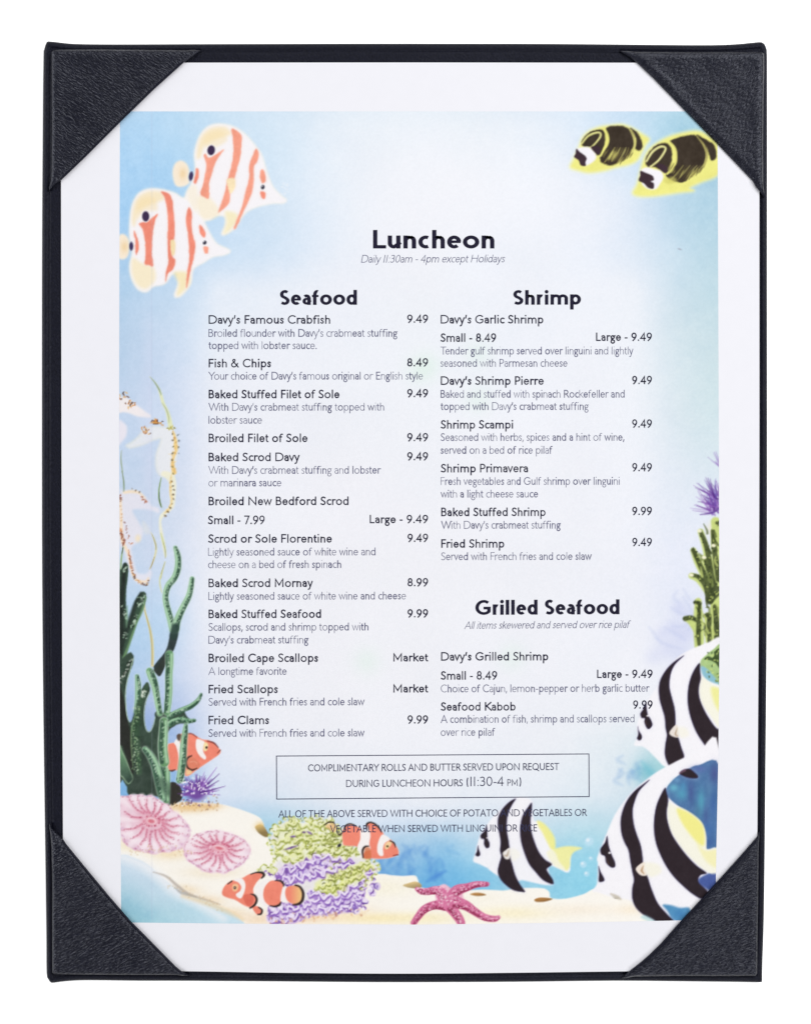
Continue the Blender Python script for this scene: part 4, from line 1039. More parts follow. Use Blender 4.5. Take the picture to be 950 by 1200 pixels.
line([(275, 325), (250, 330), (236, 355), (240, 395)], [1.2, 2.4, 2.4, 1.6], CBK, ZI, soft=1)
fill([(250, 340), (280, 335), (290, 380), (285, 402), (250, 400)], (206, 112, 70), ZI, soft=2, a=.8)
line([(425, 384), (455, 378)], [1, 1.4], (140, 50, 44), ZI, soft=.9)
dab(380 + 93 / 5.278, 930 + 320 / 5.278, 2.6, 1.8, -.8, (50, 48, 56))
line([(0, 195), (25, 178), (55, 178), (70, 200)], [1, 1.7, 1.7, 1], (70, 56, 46), ZI, soft=.9)
fill([(8, 205), (30, 185), (60, 188), (75, 215), (60, 240), (30, 220)], (240, 190, 140), ZI, soft=2, a=.8)
line([(78, 240), (95, 255), (115, 235)], [1, 2.2, 1], (70, 56, 50), ZI, soft=1)

begin(12, 'printed_clownfish', 'clownfish facing left at the lower left of the violet coral')
fill([(90, 560), (110, 520), (150, 488), (200, 475), (235, 465), (280, 440), (340, 428), (375, 440), (365, 465), (340, 490), (320, 520), (310, 545), (315, 580), (335, 605), (330, 640), (300, 675), (265, 670), (225, 650), (180, 622),
      (130, 608), (95, 590)], CO, ZH, soft=1.2, tex=5, rim=(1.1, (240, 190, 176)))
fill([(300, 670), (340, 665), (368, 690), (362, 720), (330, 720)], CO, ZH, soft=1.1, tex=4)
fill([(318, 545), (335, 515), (370, 490), (410, 475), (430, 480), (395, 520), (380, 560), (385, 610), (400, 650), (420, 668), (390, 668), (355, 640), (335, 600)], CWH, ZH, soft=1.2)
fill([(395, 520), (430, 488), (480, 490), (510, 510), (515, 545), (500, 590), (500, 630), (480, 658), (430, 662), (395, 640), (378, 600), (380, 555)], CO, ZH, soft=1.2, tex=5)
fill([(515, 530), (540, 530), (530, 570), (535, 610), (560, 640), (520, 640), (498, 625), (500, 590)], CWH, ZH, soft=1.2)
fill([(540, 535), (590, 520), (630, 530), (652, 570), (648, 620), (620, 650), (580, 648), (545, 625), (530, 580)], CO, ZH, soft=1.2, grad=((560, 570), (640, 570), (240, 196, 130)))
line([(600, 518), (632, 530), (654, 570), (650, 620), (625, 648), (585, 655)], [2, 2.4, 3.2, 3.2, 3, 1.6], CBK, ZH, soft=1.1)
fill([(225, 470), (250, 500), (252, 540), (240, 580), (222, 610), (195, 600), (188, 580), (215, 560), (225, 530), (205, 500), (170, 482)], CWH, ZH, soft=1.2)
fill([(165, 515), (195, 510), (205, 530), (190, 560), (165, 555)], (244, 214, 160), ZH, soft=1.4, a=.7)
dab(245 + 180 / 5.9375, 950 + 536 / 5.9375, 1.5, 1.7, 0, CBK); dab(245 + 179 / 5.9375, 950 + 534 / 5.9375, .5, .5, 0, (240, 230, 210))
line([(290, 442), (330, 430), (370, 432), (382, 450), (365, 470)], [1, 1.6, 3, 3, 1.4], CBK, ZH, soft=1)
line([(130, 510), (160, 490)], [1, 1.4], CBK, ZH, soft=.9)
line([(460, 486), (495, 488), (515, 505), (520, 525)], [1, 2.2, 2.4, 1.2], CBK, ZH, soft=1)
line([(288, 580), (318, 590), (332, 620), (318, 655), (285, 678)], [1, 2.4, 2.6, 2.6, 1.6], CBK, ZH, soft=1)
fill([(240, 590), (285, 580), (310, 605), (308, 640), (280, 665), (250, 640)], (222, 110, 92), ZH, soft=1.2, tex=4)
line([(345, 672), (368, 690), (362, 718), (340, 722)], [1.2, 2.2, 2.2, 1.4], CBK, ZH, soft=1)
line([(425, 662), (460, 666), (490, 655), (500, 635)], [1.2, 2.2, 2.6, 1], CBK, ZH, soft=1)
dab(245 + 545 / 5.9375, 950 + 519 / 5.9375, 1.6, 1.2, 0, (110, 70, 150))

# --- starfish
begin(13, 'printed_starfish', 'crimson pink starfish on the sand')
STc, STd, STl = (212, 116, 156), (140, 40, 76), (244, 206, 222)
arms = [([(740, 640), (700, 600), (640, 605), (600, 605), (572, 590)], [13, 9, 7, 6, 4]), ([(780, 650), (820, 600), (880, 580), (940, 562), (1000, 560), (1005, 560)], [12, 11, 8, 6.5, 5, 4]),
        ([(760, 690), (680, 690), (620, 715), (580, 760), (552, 800)], [12, 8.5, 8, 7, 6]), ([(770, 690), (800, 730), (830, 770), (845, 800), (840, 815)], [12, 10, 9, 8, 7]),
        ([(800, 670), (870, 690), (930, 730), (990, 765), (1050, 775), (1075, 765)], [12, 10, 8, 7, 6, 4])]
fill([(690, 590), (740, 560), (790, 590), (830, 590), (860, 640), (850, 700), (790, 720), (730, 700), (690, 660)], (238, 190, 208), ZI, soft=2, tex=6)
for pts_, ww in arms:
    ww = [v * 1.2 for v in ww]
    line(pts_, ww, STc, ZI, soft=1.1, tex=7)
    x, y, t = along(pts_, 16, ZI)
    wv = np.interp(np.linspace(0, 1, 16), np.linspace(0, 1, len(ww)), ww)
    line(list(zip(x + .2, y + wv * .33)), wv * .3, STd, soft=1.5, a=.85)
    n = 60
    x, y, t = along(pts_, n, ZI)
    wv = np.interp(np.linspace(0, 1, n), np.linspace(0, 1, len(ww)), ww)
    for i in range(n):
        for _ in range(2):
            dab(x[i] + rng.normal() * .6, y[i] + wv[i] * rng.uniform(-.45, .45), rng.uniform(.5, .95), rng.uniform(.5, .8), rng.random() * 3, [STl, STl, (180, 66, 108), (226, 150, 180), (120, 30, 62)][rng.integers(5)], soft=.7, a=.75)
for (x, y) in inside_points([(690, 600), (740, 565), (800, 600), (850, 640), (840, 690), (780, 700), (720, 680)], 90, ZI):
    dab(x, y, .8, .7, 0, [(250, 236, 240), (232, 180, 200), (214, 140, 170)][rng.integers(3)], soft=.8, a=.8)

# --- purple tuft and olive coral at the right edge
begin(14, 'printed_branching_coral', 'olive green branching coral at the right edge with violet tufts')
glow(838, 620, 9, (236, 226, 190), .9, 8)
for a_, w_ in (([(840, 500), (846, 560)], 1), ):
    pass
for k in range(80):
    x0 = rng.uniform(826, 842); y0 = rng.uniform(580, 604)
    t = rng.uniform(-3.0, -1.2); r = rng.uniform(9, 26)
    line([(x0 + 4, y0), (x0 + 3 + math.cos(t) * r * .5, y0 + math.sin(t) * r * .5), (x0 + 2 + math.cos(t) * r, y0 + math.sin(t) * r)], [1.7, 1.1, .4], PUR[rng.integers(5)], soft=1.2, a=.6)
line([(820, 603), (833, 601), (842, 596)], [1, 2.6, 3], (104, 70, 150), soft=1.4, a=.8)
for k in range(12):
    t = rng.uniform(-2.5, -1.5); r = rng.uniform(8, 20)
    line([(844, 548), (844 + math.cos(t) * r, 548 + math.sin(t) * r)], [1.6, .5], (150, 120, 190), soft=1.2, a=.6)
OLV, OLD, OLL = (150, 168, 92), (58, 68, 34), (222, 230, 150)
for pts_, ww in (([(435, 540), (452, 640), (455, 760), (455, 900), (450, 1150)], [10, 14, 16, 18, 18]), ([(358, 592), (380, 660), (400, 740), (425, 840), (440, 920)], [6, 7, 8, 9, 9]), ([(320, 690), (340, 740), (370, 800), (410, 870), (440, 940)], [6, 8, 9, 10, 10]),
                 ([(310, 822), (350, 840), (390, 890), (420, 940)], [6, 8, 9, 10]), ([(380, 730), (400, 790), (430, 860)], [7, 8, 8]), ([(425, 590), (432, 680), (445, 760)], [6, 8, 9]),
                 ([(345, 955), (345, 1040), (348, 1120), (350, 1185)], [7, 10, 11, 10]), ([(280, 1045), (310, 1060), (345, 1110)], [5, 8, 9]), ([(395, 1030), (400, 1100), (405, 1160)], [7, 9, 9]), ([(430, 930), (430, 1060), (440, 1160)], [8, 9, 10])):
    line(pts_, [v + 1 for v in ww], (198, 212, 128), ZL, soft=2.2, tex=9)
for pts_, ww in (([(356, 590), (382, 650), (398, 720), (412, 800), (425, 880)], [3, 4, 4.4, 4.4, 5]), ([(318, 688), (345, 745), (375, 810), (405, 860), (425, 920)], [3.6, 4, 4.6, 5, 6]), ([(312, 818), (350, 830), (390, 880), (405, 950)], [3, 4, 6, 7]),
                 ([(420, 590), (428, 680), (440, 760), (452, 840)], [3, 4, 5, 5]), ([(440, 545), (455, 545)], [2, 3]), ([(330, 960), (355, 965)], [3.4, 2.6]), ([(352, 970), (348, 1050), (346, 1120), (350, 1180)], [3, 3.6, 4, 3]), ([(276, 1045), (310, 1040), (345, 1060)], [4, 4, 3]),
                 ([(378, 1030), (402, 1030), (400, 1100), (405, 1165)], [3, 4, 4.4, 4]), ([(430, 980), (440, 1060), (445, 1160)], [3, 5, 6]), ([(405, 950), (445, 900)], [6, 8]), ([(380, 740), (400, 800), (435, 880)], [2, 3.4, 4])):
    line(pts_, [v * 1.35 for v in ww], (66, 76, 42), ZL, soft=1.8, a=.9, tex=14)
    x, y, t = along(pts_, 16, ZL)
    for i in range(16):
        dab(x[i] + rng.normal() * 1.4, y[i] + rng.normal() * 1.2, rng.uniform(.8, 1.6), rng.uniform(.7, 1.1), rng.random() * 3, [OLD, (44, 54, 30), (176, 188, 100), (96, 104, 56)][rng.integers(4)], soft=.8, a=.8)
for k in range(34):
    x = rng.uniform(345, 455); y = rng.uniform(600, 1150)
    if x < 395 and 900 < y < 950 or x < 375 and y < 720: continue
    line([(x, y), (x - rng.uniform(2, 14), y - rng.uniform(14, 30)), (x - rng.uniform(6, 26), y - rng.uniform(26, 52))], [2.6, 2.2, 1.0], [OLD, (84, 96, 50), (196, 208, 120), (120, 134, 70)][rng.integers(4)], ZL, soft=1.4, a=.75, tex=10)
for x, y in ((352, 588), (425, 664), (375, 726), (310, 818)):
    dab(740 + x / 4.447, 490 + y / 4.447, 2.6, 1.9, .2, (240, 238, 206), soft=1.2)

# --- banner fish


def blackfill(pts_, z, soft=1.5):
    fill(pts_, (206, 206, 228), z, soft=7, grow=1.6, a=.5)
    fill(pts_, (44, 34, 40), z, soft=soft, tex=2.5, rim=(1.6, (44, 34, 70)))


WF = (244, 242, 246)
begin(15, 'printed_bannerfish', 'upper black and white banner fish beside the olive coral')
fill([(90, 940), (115, 860), (110, 780), (140, 690), (180, 600), (230, 530), (290, 440), (330, 340), (400, 260), (480, 190), (600, 130), (700, 90), (810, 55), (820, 300), (820, 1000), (620, 1080), (400, 1130), (330, 1110), (280, 1060), (200, 980), (150, 950)],
     WF, ZM, soft=2.2, a=.98, tex=1)
fill([(830, 110), (740, 150), (690, 190), (640, 240), (640, 300), (700, 370), (790, 440), (830, 470)], (168, 196, 130), ZM, soft=1.5, tex=10)
fill([(640, 290), (680, 300), (740, 360), (790, 430), (760, 430), (690, 400), (650, 350)], (140, 190, 206), ZM, soft=2.5)
fill([(668, 230), (700, 205), (740, 215), (760, 160), (800, 150), (800, 300), (760, 260), (720, 240)], (64, 84, 44), ZM, soft=1.2, tex=10)
for k in range(26):
    dab(730 + rng.uniform(690, 800) / 7.06, 740 + rng.uniform(160, 440) / 7.06, 1.5, .9, rng.random() * 3, [(70, 90, 50), (206, 220, 130)][rng.integers(2)], a=.7)
fill([(640, 380), (700, 410), (770, 460), (830, 500), (830, 820), (780, 790), (720, 700), (650, 600), (625, 500)], (244, 242, 226), ZM, soft=2.5)
fill([(730, 460), (830, 500), (830, 640), (790, 660), (740, 560)], (236, 234, 140), ZM, soft=6, a=.9)
blackfill([(500, 200), (440, 235), (385, 280), (340, 335), (305, 400), (292, 470), (298, 560), (320, 640), (340, 710), (348, 800), (358, 860), (345, 940), (342, 1020), (360, 1080), (385, 1112), (440, 1080), (502, 1045), (480, 960), (455, 880), (440, 860),
           (430, 800), (432, 740), (425, 640), (405, 560), (385, 480), (382, 420), (395, 340), (430, 270)], ZM)
blackfill([(630, 262), (595, 300), (560, 370), (538, 450), (530, 540), (536, 630), (560, 730), (600, 830), (650, 910), (705, 975), (790, 985), (830, 970), (830, 830), (770, 800), (710, 720), (660, 630), (628, 540), (625, 460), (640, 390), (634, 320)], ZM)
fill([(380, 845), (395, 810), (440, 770), (455, 830), (455, 875), (410, 870)], (232, 222, 214), ZM, soft=1.2)
line([(445, 800), (430, 850), (450, 865)], [1, 2, 1], (168, 140, 110), ZM, soft=1.2, a=.7)
fill([(445, 790), (520, 800), (540, 860), (480, 880), (455, 850)], (244, 240, 214), ZM, soft=6, a=.7)
blackfill([(178, 600), (165, 640), (140, 680), (150, 715), (175, 720), (172, 750), (190, 795), (212, 808), (240, 775), (228, 730), (205, 695), (195, 650), (188, 600)], ZM, 1)
dab(730 + 200 / 7.06, 740 + 698 / 7.06, 1.3, 1.0, 0, (240, 236, 240)); line([(180, 735), (190, 770)], [.5, .9], (150, 110, 80), ZM, a=.5)
blackfill([(118, 785), (128, 820), (152, 860), (150, 890), (130, 902), (112, 885), (122, 850)], ZM, 1)

begin(16, 'printed_bannerfish', 'banner fish in the middle swimming left over the sand')
fill([(80, 470), (92, 420), (105, 365), (125, 300), (160, 245), (200, 190), (240, 150), (290, 100), (345, 60), (370, 52), (440, 60), (470, 85), (465, 120), (475, 200), (500, 210), (530, 225), (560, 290), (600, 380), (640, 400), (700, 380),
      (720, 400), (715, 480), (712, 530), (690, 545), (640, 520), (590, 500), (570, 520), (590, 600), (600, 625), (540, 625), (470, 610), (400, 595), (370, 600), (300, 590), (230, 560), (180, 520), (120, 490)], WF, ZJ, soft=2, a=.97, tex=1)
fill([(250, 560), (245, 540), (225, 550), (180, 520), (240, 530)], WF, ZJ, soft=2)
fill([(500, 205), (540, 222), (585, 270), (612, 320), (618, 370), (612, 400), (590, 395), (560, 340), (530, 280), (505, 240)], (240, 236, 146), ZJ, soft=3, a=.95)
fill([(600, 400), (650, 378), (720, 372), (790, 385), (740, 410), (715, 450), (712, 500), (690, 532), (650, 500), (615, 450)], (238, 236, 160), ZJ, soft=2.5, a=.95)
fill([(590, 395), (620, 420), (640, 470), (680, 520), (650, 520), (600, 490), (560, 420)], (244, 242, 216), ZJ, soft=3)
blackfill([(358, 62), (325, 75), (290, 105), (262, 140), (243, 185), (240, 240), (252, 300), (258, 350), (254, 400), (262, 440), (248, 490), (240, 540), (255, 585), (290, 625), (340, 660), (395, 672), (418, 668), (385, 620), (355, 560), (335, 490),
           (322, 440), (318, 390), (312, 340), (302, 280), (300, 210), (312, 150), (335, 100)], ZJ)
blackfill([(462, 88), (435, 120), (408, 160), (392, 210), (386, 280), (394, 350), (415, 420), (445, 490), (485, 540), (530, 590), (575, 615), (604, 620), (600, 590), (570, 545), (562, 520), (594, 490), (550, 460), (510, 410), (480, 340), (460, 270),
           (455, 200), (462, 140)], ZJ)
fill([(272, 420), (290, 400), (320, 385), (318, 450), (290, 455)], (234, 228, 224), ZJ, soft=1.2)
line([(312, 400), (300, 435), (285, 430)], [1, 2.4, 1], (170, 150, 126), ZJ, soft=1.2, a=.7)
fill([(322, 390), (370, 400), (385, 440), (330, 470)], (244, 240, 214), ZJ, soft=5, a=.6)
blackfill([(165, 240), (155, 270), (128, 300), (132, 322), (150, 328), (150, 360), (165, 385), (185, 378), (186, 350), (175, 325), (172, 290), (172, 255)], ZJ, 1)
dab(540 + 170 / 5.588, 925 + 318 / 5.588, 1, .8, 0, (236, 230, 230))
blackfill([(110, 366), (116, 390), (126, 425), (112, 440), (94, 430), (104, 405)], ZJ, 1)

begin(17, 'printed_bannerfish', 'large banner fish at the lower right corner of the print')
fill([(20, 950), (50, 900), (55, 780), (50, 740), (80, 660), (120, 560), (160, 470), (205, 400), (270, 320), (350, 250), (430, 190), (520, 140), (600, 100), (700, 60), (830, 42), (830, 1200), (440, 1140), (330, 1060), (260, 1010), (150, 990), (60, 960)],
     WF, ZK, soft=2, tex=1)
# deep water behind it, seen between fin and tail
fill([(830, 150), (700, 145), (640, 165), (570, 210), (520, 255), (490, 300), (495, 340), (560, 400), (640, 445), (700, 490), (735, 545), (750, 610), (750, 680), (800, 670), (830, 660)], (78, 116, 162), ZK, soft=1.6, tex=8)
fill([(740, 850), (780, 830), (830, 840), (830, 960), (760, 945), (700, 900), (700, 870)], (84, 108, 168), ZK, soft=3, tex=8)
fill([(470, 1040), (520, 1040), (580, 1058), (640, 1060), (640, 1140), (540, 1140), (500, 1080)], (84, 146, 190), ZK, soft=3, tex=8)
cur[0] = 0
for x, y, rx, ry, c, a in ((540, 290, 30, 26, (110, 186, 206), .8), (590, 330, 40, 40, (84, 160, 188), .8), (715, 380, 26, 80, (86, 160, 186), .85), (650, 320, 20, 70, (70, 90, 146), .8), (770, 300, 24, 60, (96, 140, 176), .6), (800, 200, 30, 60, (74, 78, 136), .7), (700, 170, 50, 24, (94, 110, 170), .7), (745, 470, 18, 60, (70, 92, 146), .7), (690, 440, 24, 40, (74, 120, 150), .6),
                           (790, 400, 20, 90, (60, 96, 160), .6), (760, 560, 40, 60, (66, 108, 170), .6), (600, 280, 20, 30, (80, 150, 190), .6), (560, 240, 24, 16, (120, 170, 206), .6), (770, 640, 30, 30, (56, 88, 150), .6), (580, 1100, 40, 30, (60, 120, 176), .6)):
    x, y = ZK([(x, y)])[0]; rx /= 5.456; ry /= 5.456
    glow(x, y, rx, c, a, ry)
cur[0] = 17
# repaint what lies over that water
fill([(500, 380), (540, 400), (600, 425), (660, 465), (715, 510), (740, 570), (748, 640), (752, 690), (800, 680), (830, 665), (830, 850), (760, 830), (690, 780), (610, 700), (550, 620), (510, 540), (498, 460)], (244, 242, 226), ZK, soft=1.6)
fill([(560, 425), (620, 440), (680, 480), (725, 530), (738, 600), (730, 660), (690, 640), (630, 570), (585, 500)], (240, 234, 132), ZK, soft=5, a=.95)
fill([(690, 640), (740, 690), (830, 690), (830, 800), (770, 780), (720, 720)], (242, 236, 170), ZK, soft=6, a=.85)
blackfill([(575, 198), (600, 175), (640, 168), (672, 190), (695, 215), (685, 230), (640, 228), (600, 215)], ZK)
line([(580, 195), (610, 178)], [2, 3], (150, 110, 130), ZK, soft=2, a=.6)
blackfill([(385, 240), (340, 270), (290, 310), (245, 365), (215, 430), (200, 500), (205, 580), (225, 640), (250, 690), (262, 760), (275, 830), (285, 880), (275, 930), (275, 1000), (300, 1060), (350, 1105), (400, 1130), (440, 1150), (540, 1150), (500, 1100),
           (440, 1030), (400, 940), (370, 850), (345, 810), (342, 740), (330, 660), (305, 590), (285, 520), (278, 440), (290, 380), (320, 310)], ZK)
blackfill([(485, 290), (460, 330), (430, 400), (415, 480), (413, 560), (425, 640), (450, 710), (490, 790), (540, 860), (600, 920), (660, 970), (720, 1000), (760, 960), (700, 890), (710, 850), (750, 835), (690, 790), (630, 730), (575, 660), (530, 590), (505, 520), (495, 450), (505, 370), (495, 320)], ZK)
fill([(715, 868), (760, 845), (830, 850), (830, 960), (770, 940), (705, 900)], (74, 94, 158), ZK, soft=3, tex=8)
fill([(298, 815), (310, 790), (352, 765), (355, 810), (368, 848), (330, 850)], (238, 226, 214), ZK, soft=1.2)
line([(345, 790), (335, 820), (350, 840)], [1, 2.6, 1], (180, 144, 104), ZK, soft=1.2, a=.8)
fill([(355, 770), (440, 780), (460, 830), (400, 860), (365, 840)], (244, 240, 206), ZK, soft=6, a=.7)
blackfill([(112, 600), (100, 640), (72, 680), (76, 715), (100, 730), (108, 770), (140, 800), (165, 795), (165, 765), (145, 720), (125, 660), (118, 610)], ZK, 1)
dab(690 + 130 / 5.456, 870 + 706 / 5.456, 1.5, 1.2, .3, (238, 236, 238)); line([(105, 735), (125, 780)], [.6, 1.4], (120, 90, 60), ZK, a=.5)
blackfill([(60, 790), (75, 830), (96, 870), (92, 888), (62, 890), (62, 840)], ZK, 1)
line([(140, 970), (180, 990), (200, 1002)], [2, 4, 2], (190, 180, 160), ZK, soft=2.5, a=.8)
fill([(360, 1105), (420, 1140), (400, 1150), (330, 1120)], (170, 214, 218), ZK, soft=4, a=.8)
cur[0] = 0

# --- butterfly fish, upper left
OB, OB2 = (242, 158, 134), (238, 140, 118)


def butterfly(z, out, fin, tail, stripes, spot, eyes, peduncle, i, label):
    begin(i, 'printed_butterflyfish', label)
    fill(out, (246, 240, 228), z, soft=5.5, a=.95, grow=1.0)
    fill(out, (244, 241, 244), z, soft=3.5)
    for f_, c_, a_ in fin:
        fill(f_, c_, z, soft=7, a=a_)
    fill(tail, (246, 232, 212), z, soft=4, grow=.8)
    t_ = np.array(z(tail)).mean(0)
    glow(t_[0] + 1, t_[1], 4.5, (238, 208, 160), .8, 7)
    for s_, c_ in stripes:
        fill(s_, (246, 216, 200), z, soft=6, grow=1.2, a=.5)
    for s_, c_ in stripes:
        fill(s_, c_, z, soft=2.0, tex=7, rough=.3)
    for x, y, rx, ry, ang in spot:
        (x, y), = z([(x, y)])
        dab(x, y, rx + 1.1, ry + 1.1, ang, (246, 242, 240), soft=1.2)
        dab(x, y, rx, ry, ang, (58, 42, 76), soft=1.2)
    for x, y, rx, ry, ang, c_ in eyes:
        (x, y), = z([(x, y)])
        dab(x, y, rx, ry, ang, c_, soft=1.2)


butterfly(ZA, [(425, 330), (420, 240), (440, 160), (480, 100), (540, 75), (620, 85), (690, 125), (750, 190), (790, 250), (815, 330), (850, 420), (900, 475), (925, 495), (910, 510), (850, 512), (770, 530), (715, 555), (670, 600), (640, 650), (600, 680),
               (572, 685), (590, 640), (590, 590), (540, 580), (500, 605), (440, 610), (390, 590), (365, 540), (370, 470), (400, 410)],
          [([(430, 250), (450, 150), (510, 95), (590, 90), (620, 130), (560, 150), (480, 190), (450, 260)], (244, 226, 186), .9), ([(480, 140), (560, 110), (600, 160), (540, 200), (480, 200)], (244, 222, 172), .7),
           ([(440, 480), (500, 480), (560, 560), (520, 600), (450, 590)], (246, 232, 198), .8), ([(590, 560), (650, 570), (660, 610), (610, 670), (580, 680), (595, 620)], (244, 232, 186), .9), ([(380, 440), (430, 420), (440, 540), (390, 560)], (246, 232, 200), .7)],
          [(300, 350), (310, 300), (340, 280), (370, 295), (385, 330), (380, 370), (385, 400), (350, 418), (315, 410)],
          [([(470, 250), (480, 240), (500, 260), (540, 240), (580, 216), (560, 245), (535, 290), (515, 350), (500, 410), (498, 485), (470, 478), (450, 462), (465, 410), (478, 350), (485, 300)], OB),
           ([(625, 100), (655, 112), (680, 140), (680, 190), (672, 260), (655, 320), (640, 380), (615, 430), (615, 470), (610, 510), (580, 545), (550, 565), (565, 520), (585, 460), (600, 390), (622, 310), (635, 230), (632, 160)], OB),
           ([(760, 210), (775, 240), (768, 280), (750, 310), (748, 380), (735, 460), (705, 530), (680, 585), (650, 650), (638, 648), (660, 590), (685, 520), (705, 440), (722, 370), (722, 300), (740, 250)], OB),
           ([(428, 320), (442, 330), (440, 370), (425, 405), (414, 395), (422, 360)], OB2), ([(790, 328), (808, 340), (815, 390), (795, 402), (782, 370)], OB), ([(785, 450), (812, 455), (808, 488), (790, 482)], OB2),
           ([(600, 380), (640, 375), (645, 420), (620, 460), (605, 430)], (246, 226, 186)), ],
          [(511, 219, 4.4, 5.8, .15)], [(798, 424, 2.1, 2.6, .2, (44, 44, 60)), (795, 419, .7, .7, 0, (240, 240, 244)), (399, 363, 2.5, 5.4, .15, (62, 52, 92))], None, 18, 'upper right orange and white striped butterflyfish')
butterfly(ZA, [(75, 780), (60, 700), (62, 600), (75, 520), (110, 460), (170, 435), (240, 440), (310, 460), (340, 480), (380, 500), (420, 560), (460, 600), (500, 680), (540, 740), (600, 770), (612, 785), (580, 800), (520, 810), (470, 840), (410, 880),
               (395, 960), (350, 1020), (320, 1035), (310, 1020), (330, 960), (320, 900), (290, 910), (250, 960), (190, 975), (150, 1005), (105, 990), (70, 930), (60, 860)],
          [([(70, 600), (90, 500), (150, 450), (230, 450), (250, 490), (180, 520), (110, 560), (85, 640)], (244, 226, 186), .9), ([(110, 500), (190, 480), (210, 550), (140, 560), (100, 600)], (244, 220, 168), .7),
           ([(75, 820), (130, 850), (190, 870), (200, 940), (150, 990), (100, 970), (70, 900)], (245, 230, 192), .9), ([(305, 900), (380, 900), (390, 960), (340, 1020), (320, 1020), (330, 960)], (244, 228, 176), .9)],
          [(-5, 760), (0, 700), (25, 690), (48, 715), (52, 755), (48, 795), (30, 820), (0, 815)],
          [([(110, 628), (140, 615), (170, 605), (212, 574), (200, 610), (188, 670), (183, 740), (182, 800), (188, 862), (165, 858), (142, 850), (146, 790), (142, 720), (130, 660)], OB2),
           ([(232, 448), (275, 460), (295, 495), (302, 560), (308, 630), (306, 710), (290, 760), (295, 810), (312, 830), (300, 880), (272, 905), (258, 950), (258, 900), (272, 850), (270, 780), (268, 700), (272, 620), (265, 540), (250, 480)], OB2),
           ([(388, 535), (405, 570), (402, 630), (410, 690), (424, 750), (415, 810), (400, 870), (388, 930), (374, 985), (378, 900), (388, 830), (388, 760), (382, 690), (372, 620), (375, 570)], OB2),
           ([(85, 670), (105, 720), (108, 770), (95, 800), (88, 770), (90, 720), (82, 690)], OB2), ([(445, 638), (465, 648), (480, 690), (470, 704), (450, 682)], OB2), ([(470, 755), (494, 760), (492, 792), (475, 790)], OB),
           ([(284, 725), (308, 722), (310, 790), (292, 800)], (246, 226, 180))],
          [(147, 587, 4.2, 6.0, 0)], [(475, 733, 2.1, 2.4, .5, (44, 44, 60)), (470, 727, .7, .7, 0, (240, 240, 244)), (67, 753, 2.4, 5.0, 0, (62, 52, 92))], None, 19, 'lower left orange and white striped butterflyfish')
for k in range(30):
    x, y = ZA([(rng.uniform(900, 940), rng.uniform(400, 470))])[0]
    dab(x, y, .9, .7, 0, (236, 240, 246), a=.4)
end()

# --- raccoon butterfly fish, upper right
DK = (58, 48, 38)


def raccoon(out, head, blacks, yellow, mask, i, label, lower):
    begin(i, 'printed_yellow_fish', label)
    fill(out, (240, 239, 178), ZB, soft=8, grow=1.0, a=.9)
    fill(out, (234, 230, 126), ZB, soft=6, grow=-.6, tex=4, a=.95)
    for b_ in blacks:
        fill(b_, DK, ZB, soft=2.0, tex=7, rough=.35)
    for pts_, ww, c_ in yellow:
        line(pts_, ww, c_, ZB, soft=1.5, a=.92, tex=4)
    for pts_, c_, a_ in lower:
        line(pts_, [.8, 2, .8], c_, ZB, soft=1.6, a=a_)
    # feathered lower edge of the dark body: fine streaks of yellow and brown running down and forward
    bp = np.array(ZB(blacks[1]))
    cx_, cy_ = bp.mean(0); wx_, wy_ = np.ptp(bp, axis=0)
    for k in range(34):
        f_ = rng.uniform(-.42, .42)
        x0, y0 = cx_ + f_ * wx_ - wx_ * .04, cy_ + wy_ * (.46 - abs(f_ - .05) * .5) + rng.normal() * .8
        ln = rng.uniform(4, 11)
        line([(x0, y0), (x0 + ln * .35, y0 - ln * .6), (x0 + ln * .6, y0 - ln)], [.4, rng.uniform(.8, 1.4), .3], [(216, 210, 116), (196, 190, 104), (150, 140, 76), (90, 80, 50), DK][rng.integers(5)], soft=1.1, a=.75)
    fill(head, (242, 239, 245), ZB, soft=3.4, grow=-1.2)
    for m__ in mask:
        fill(m__, (60, 42, 52), ZB, soft=1.2, tex=3)


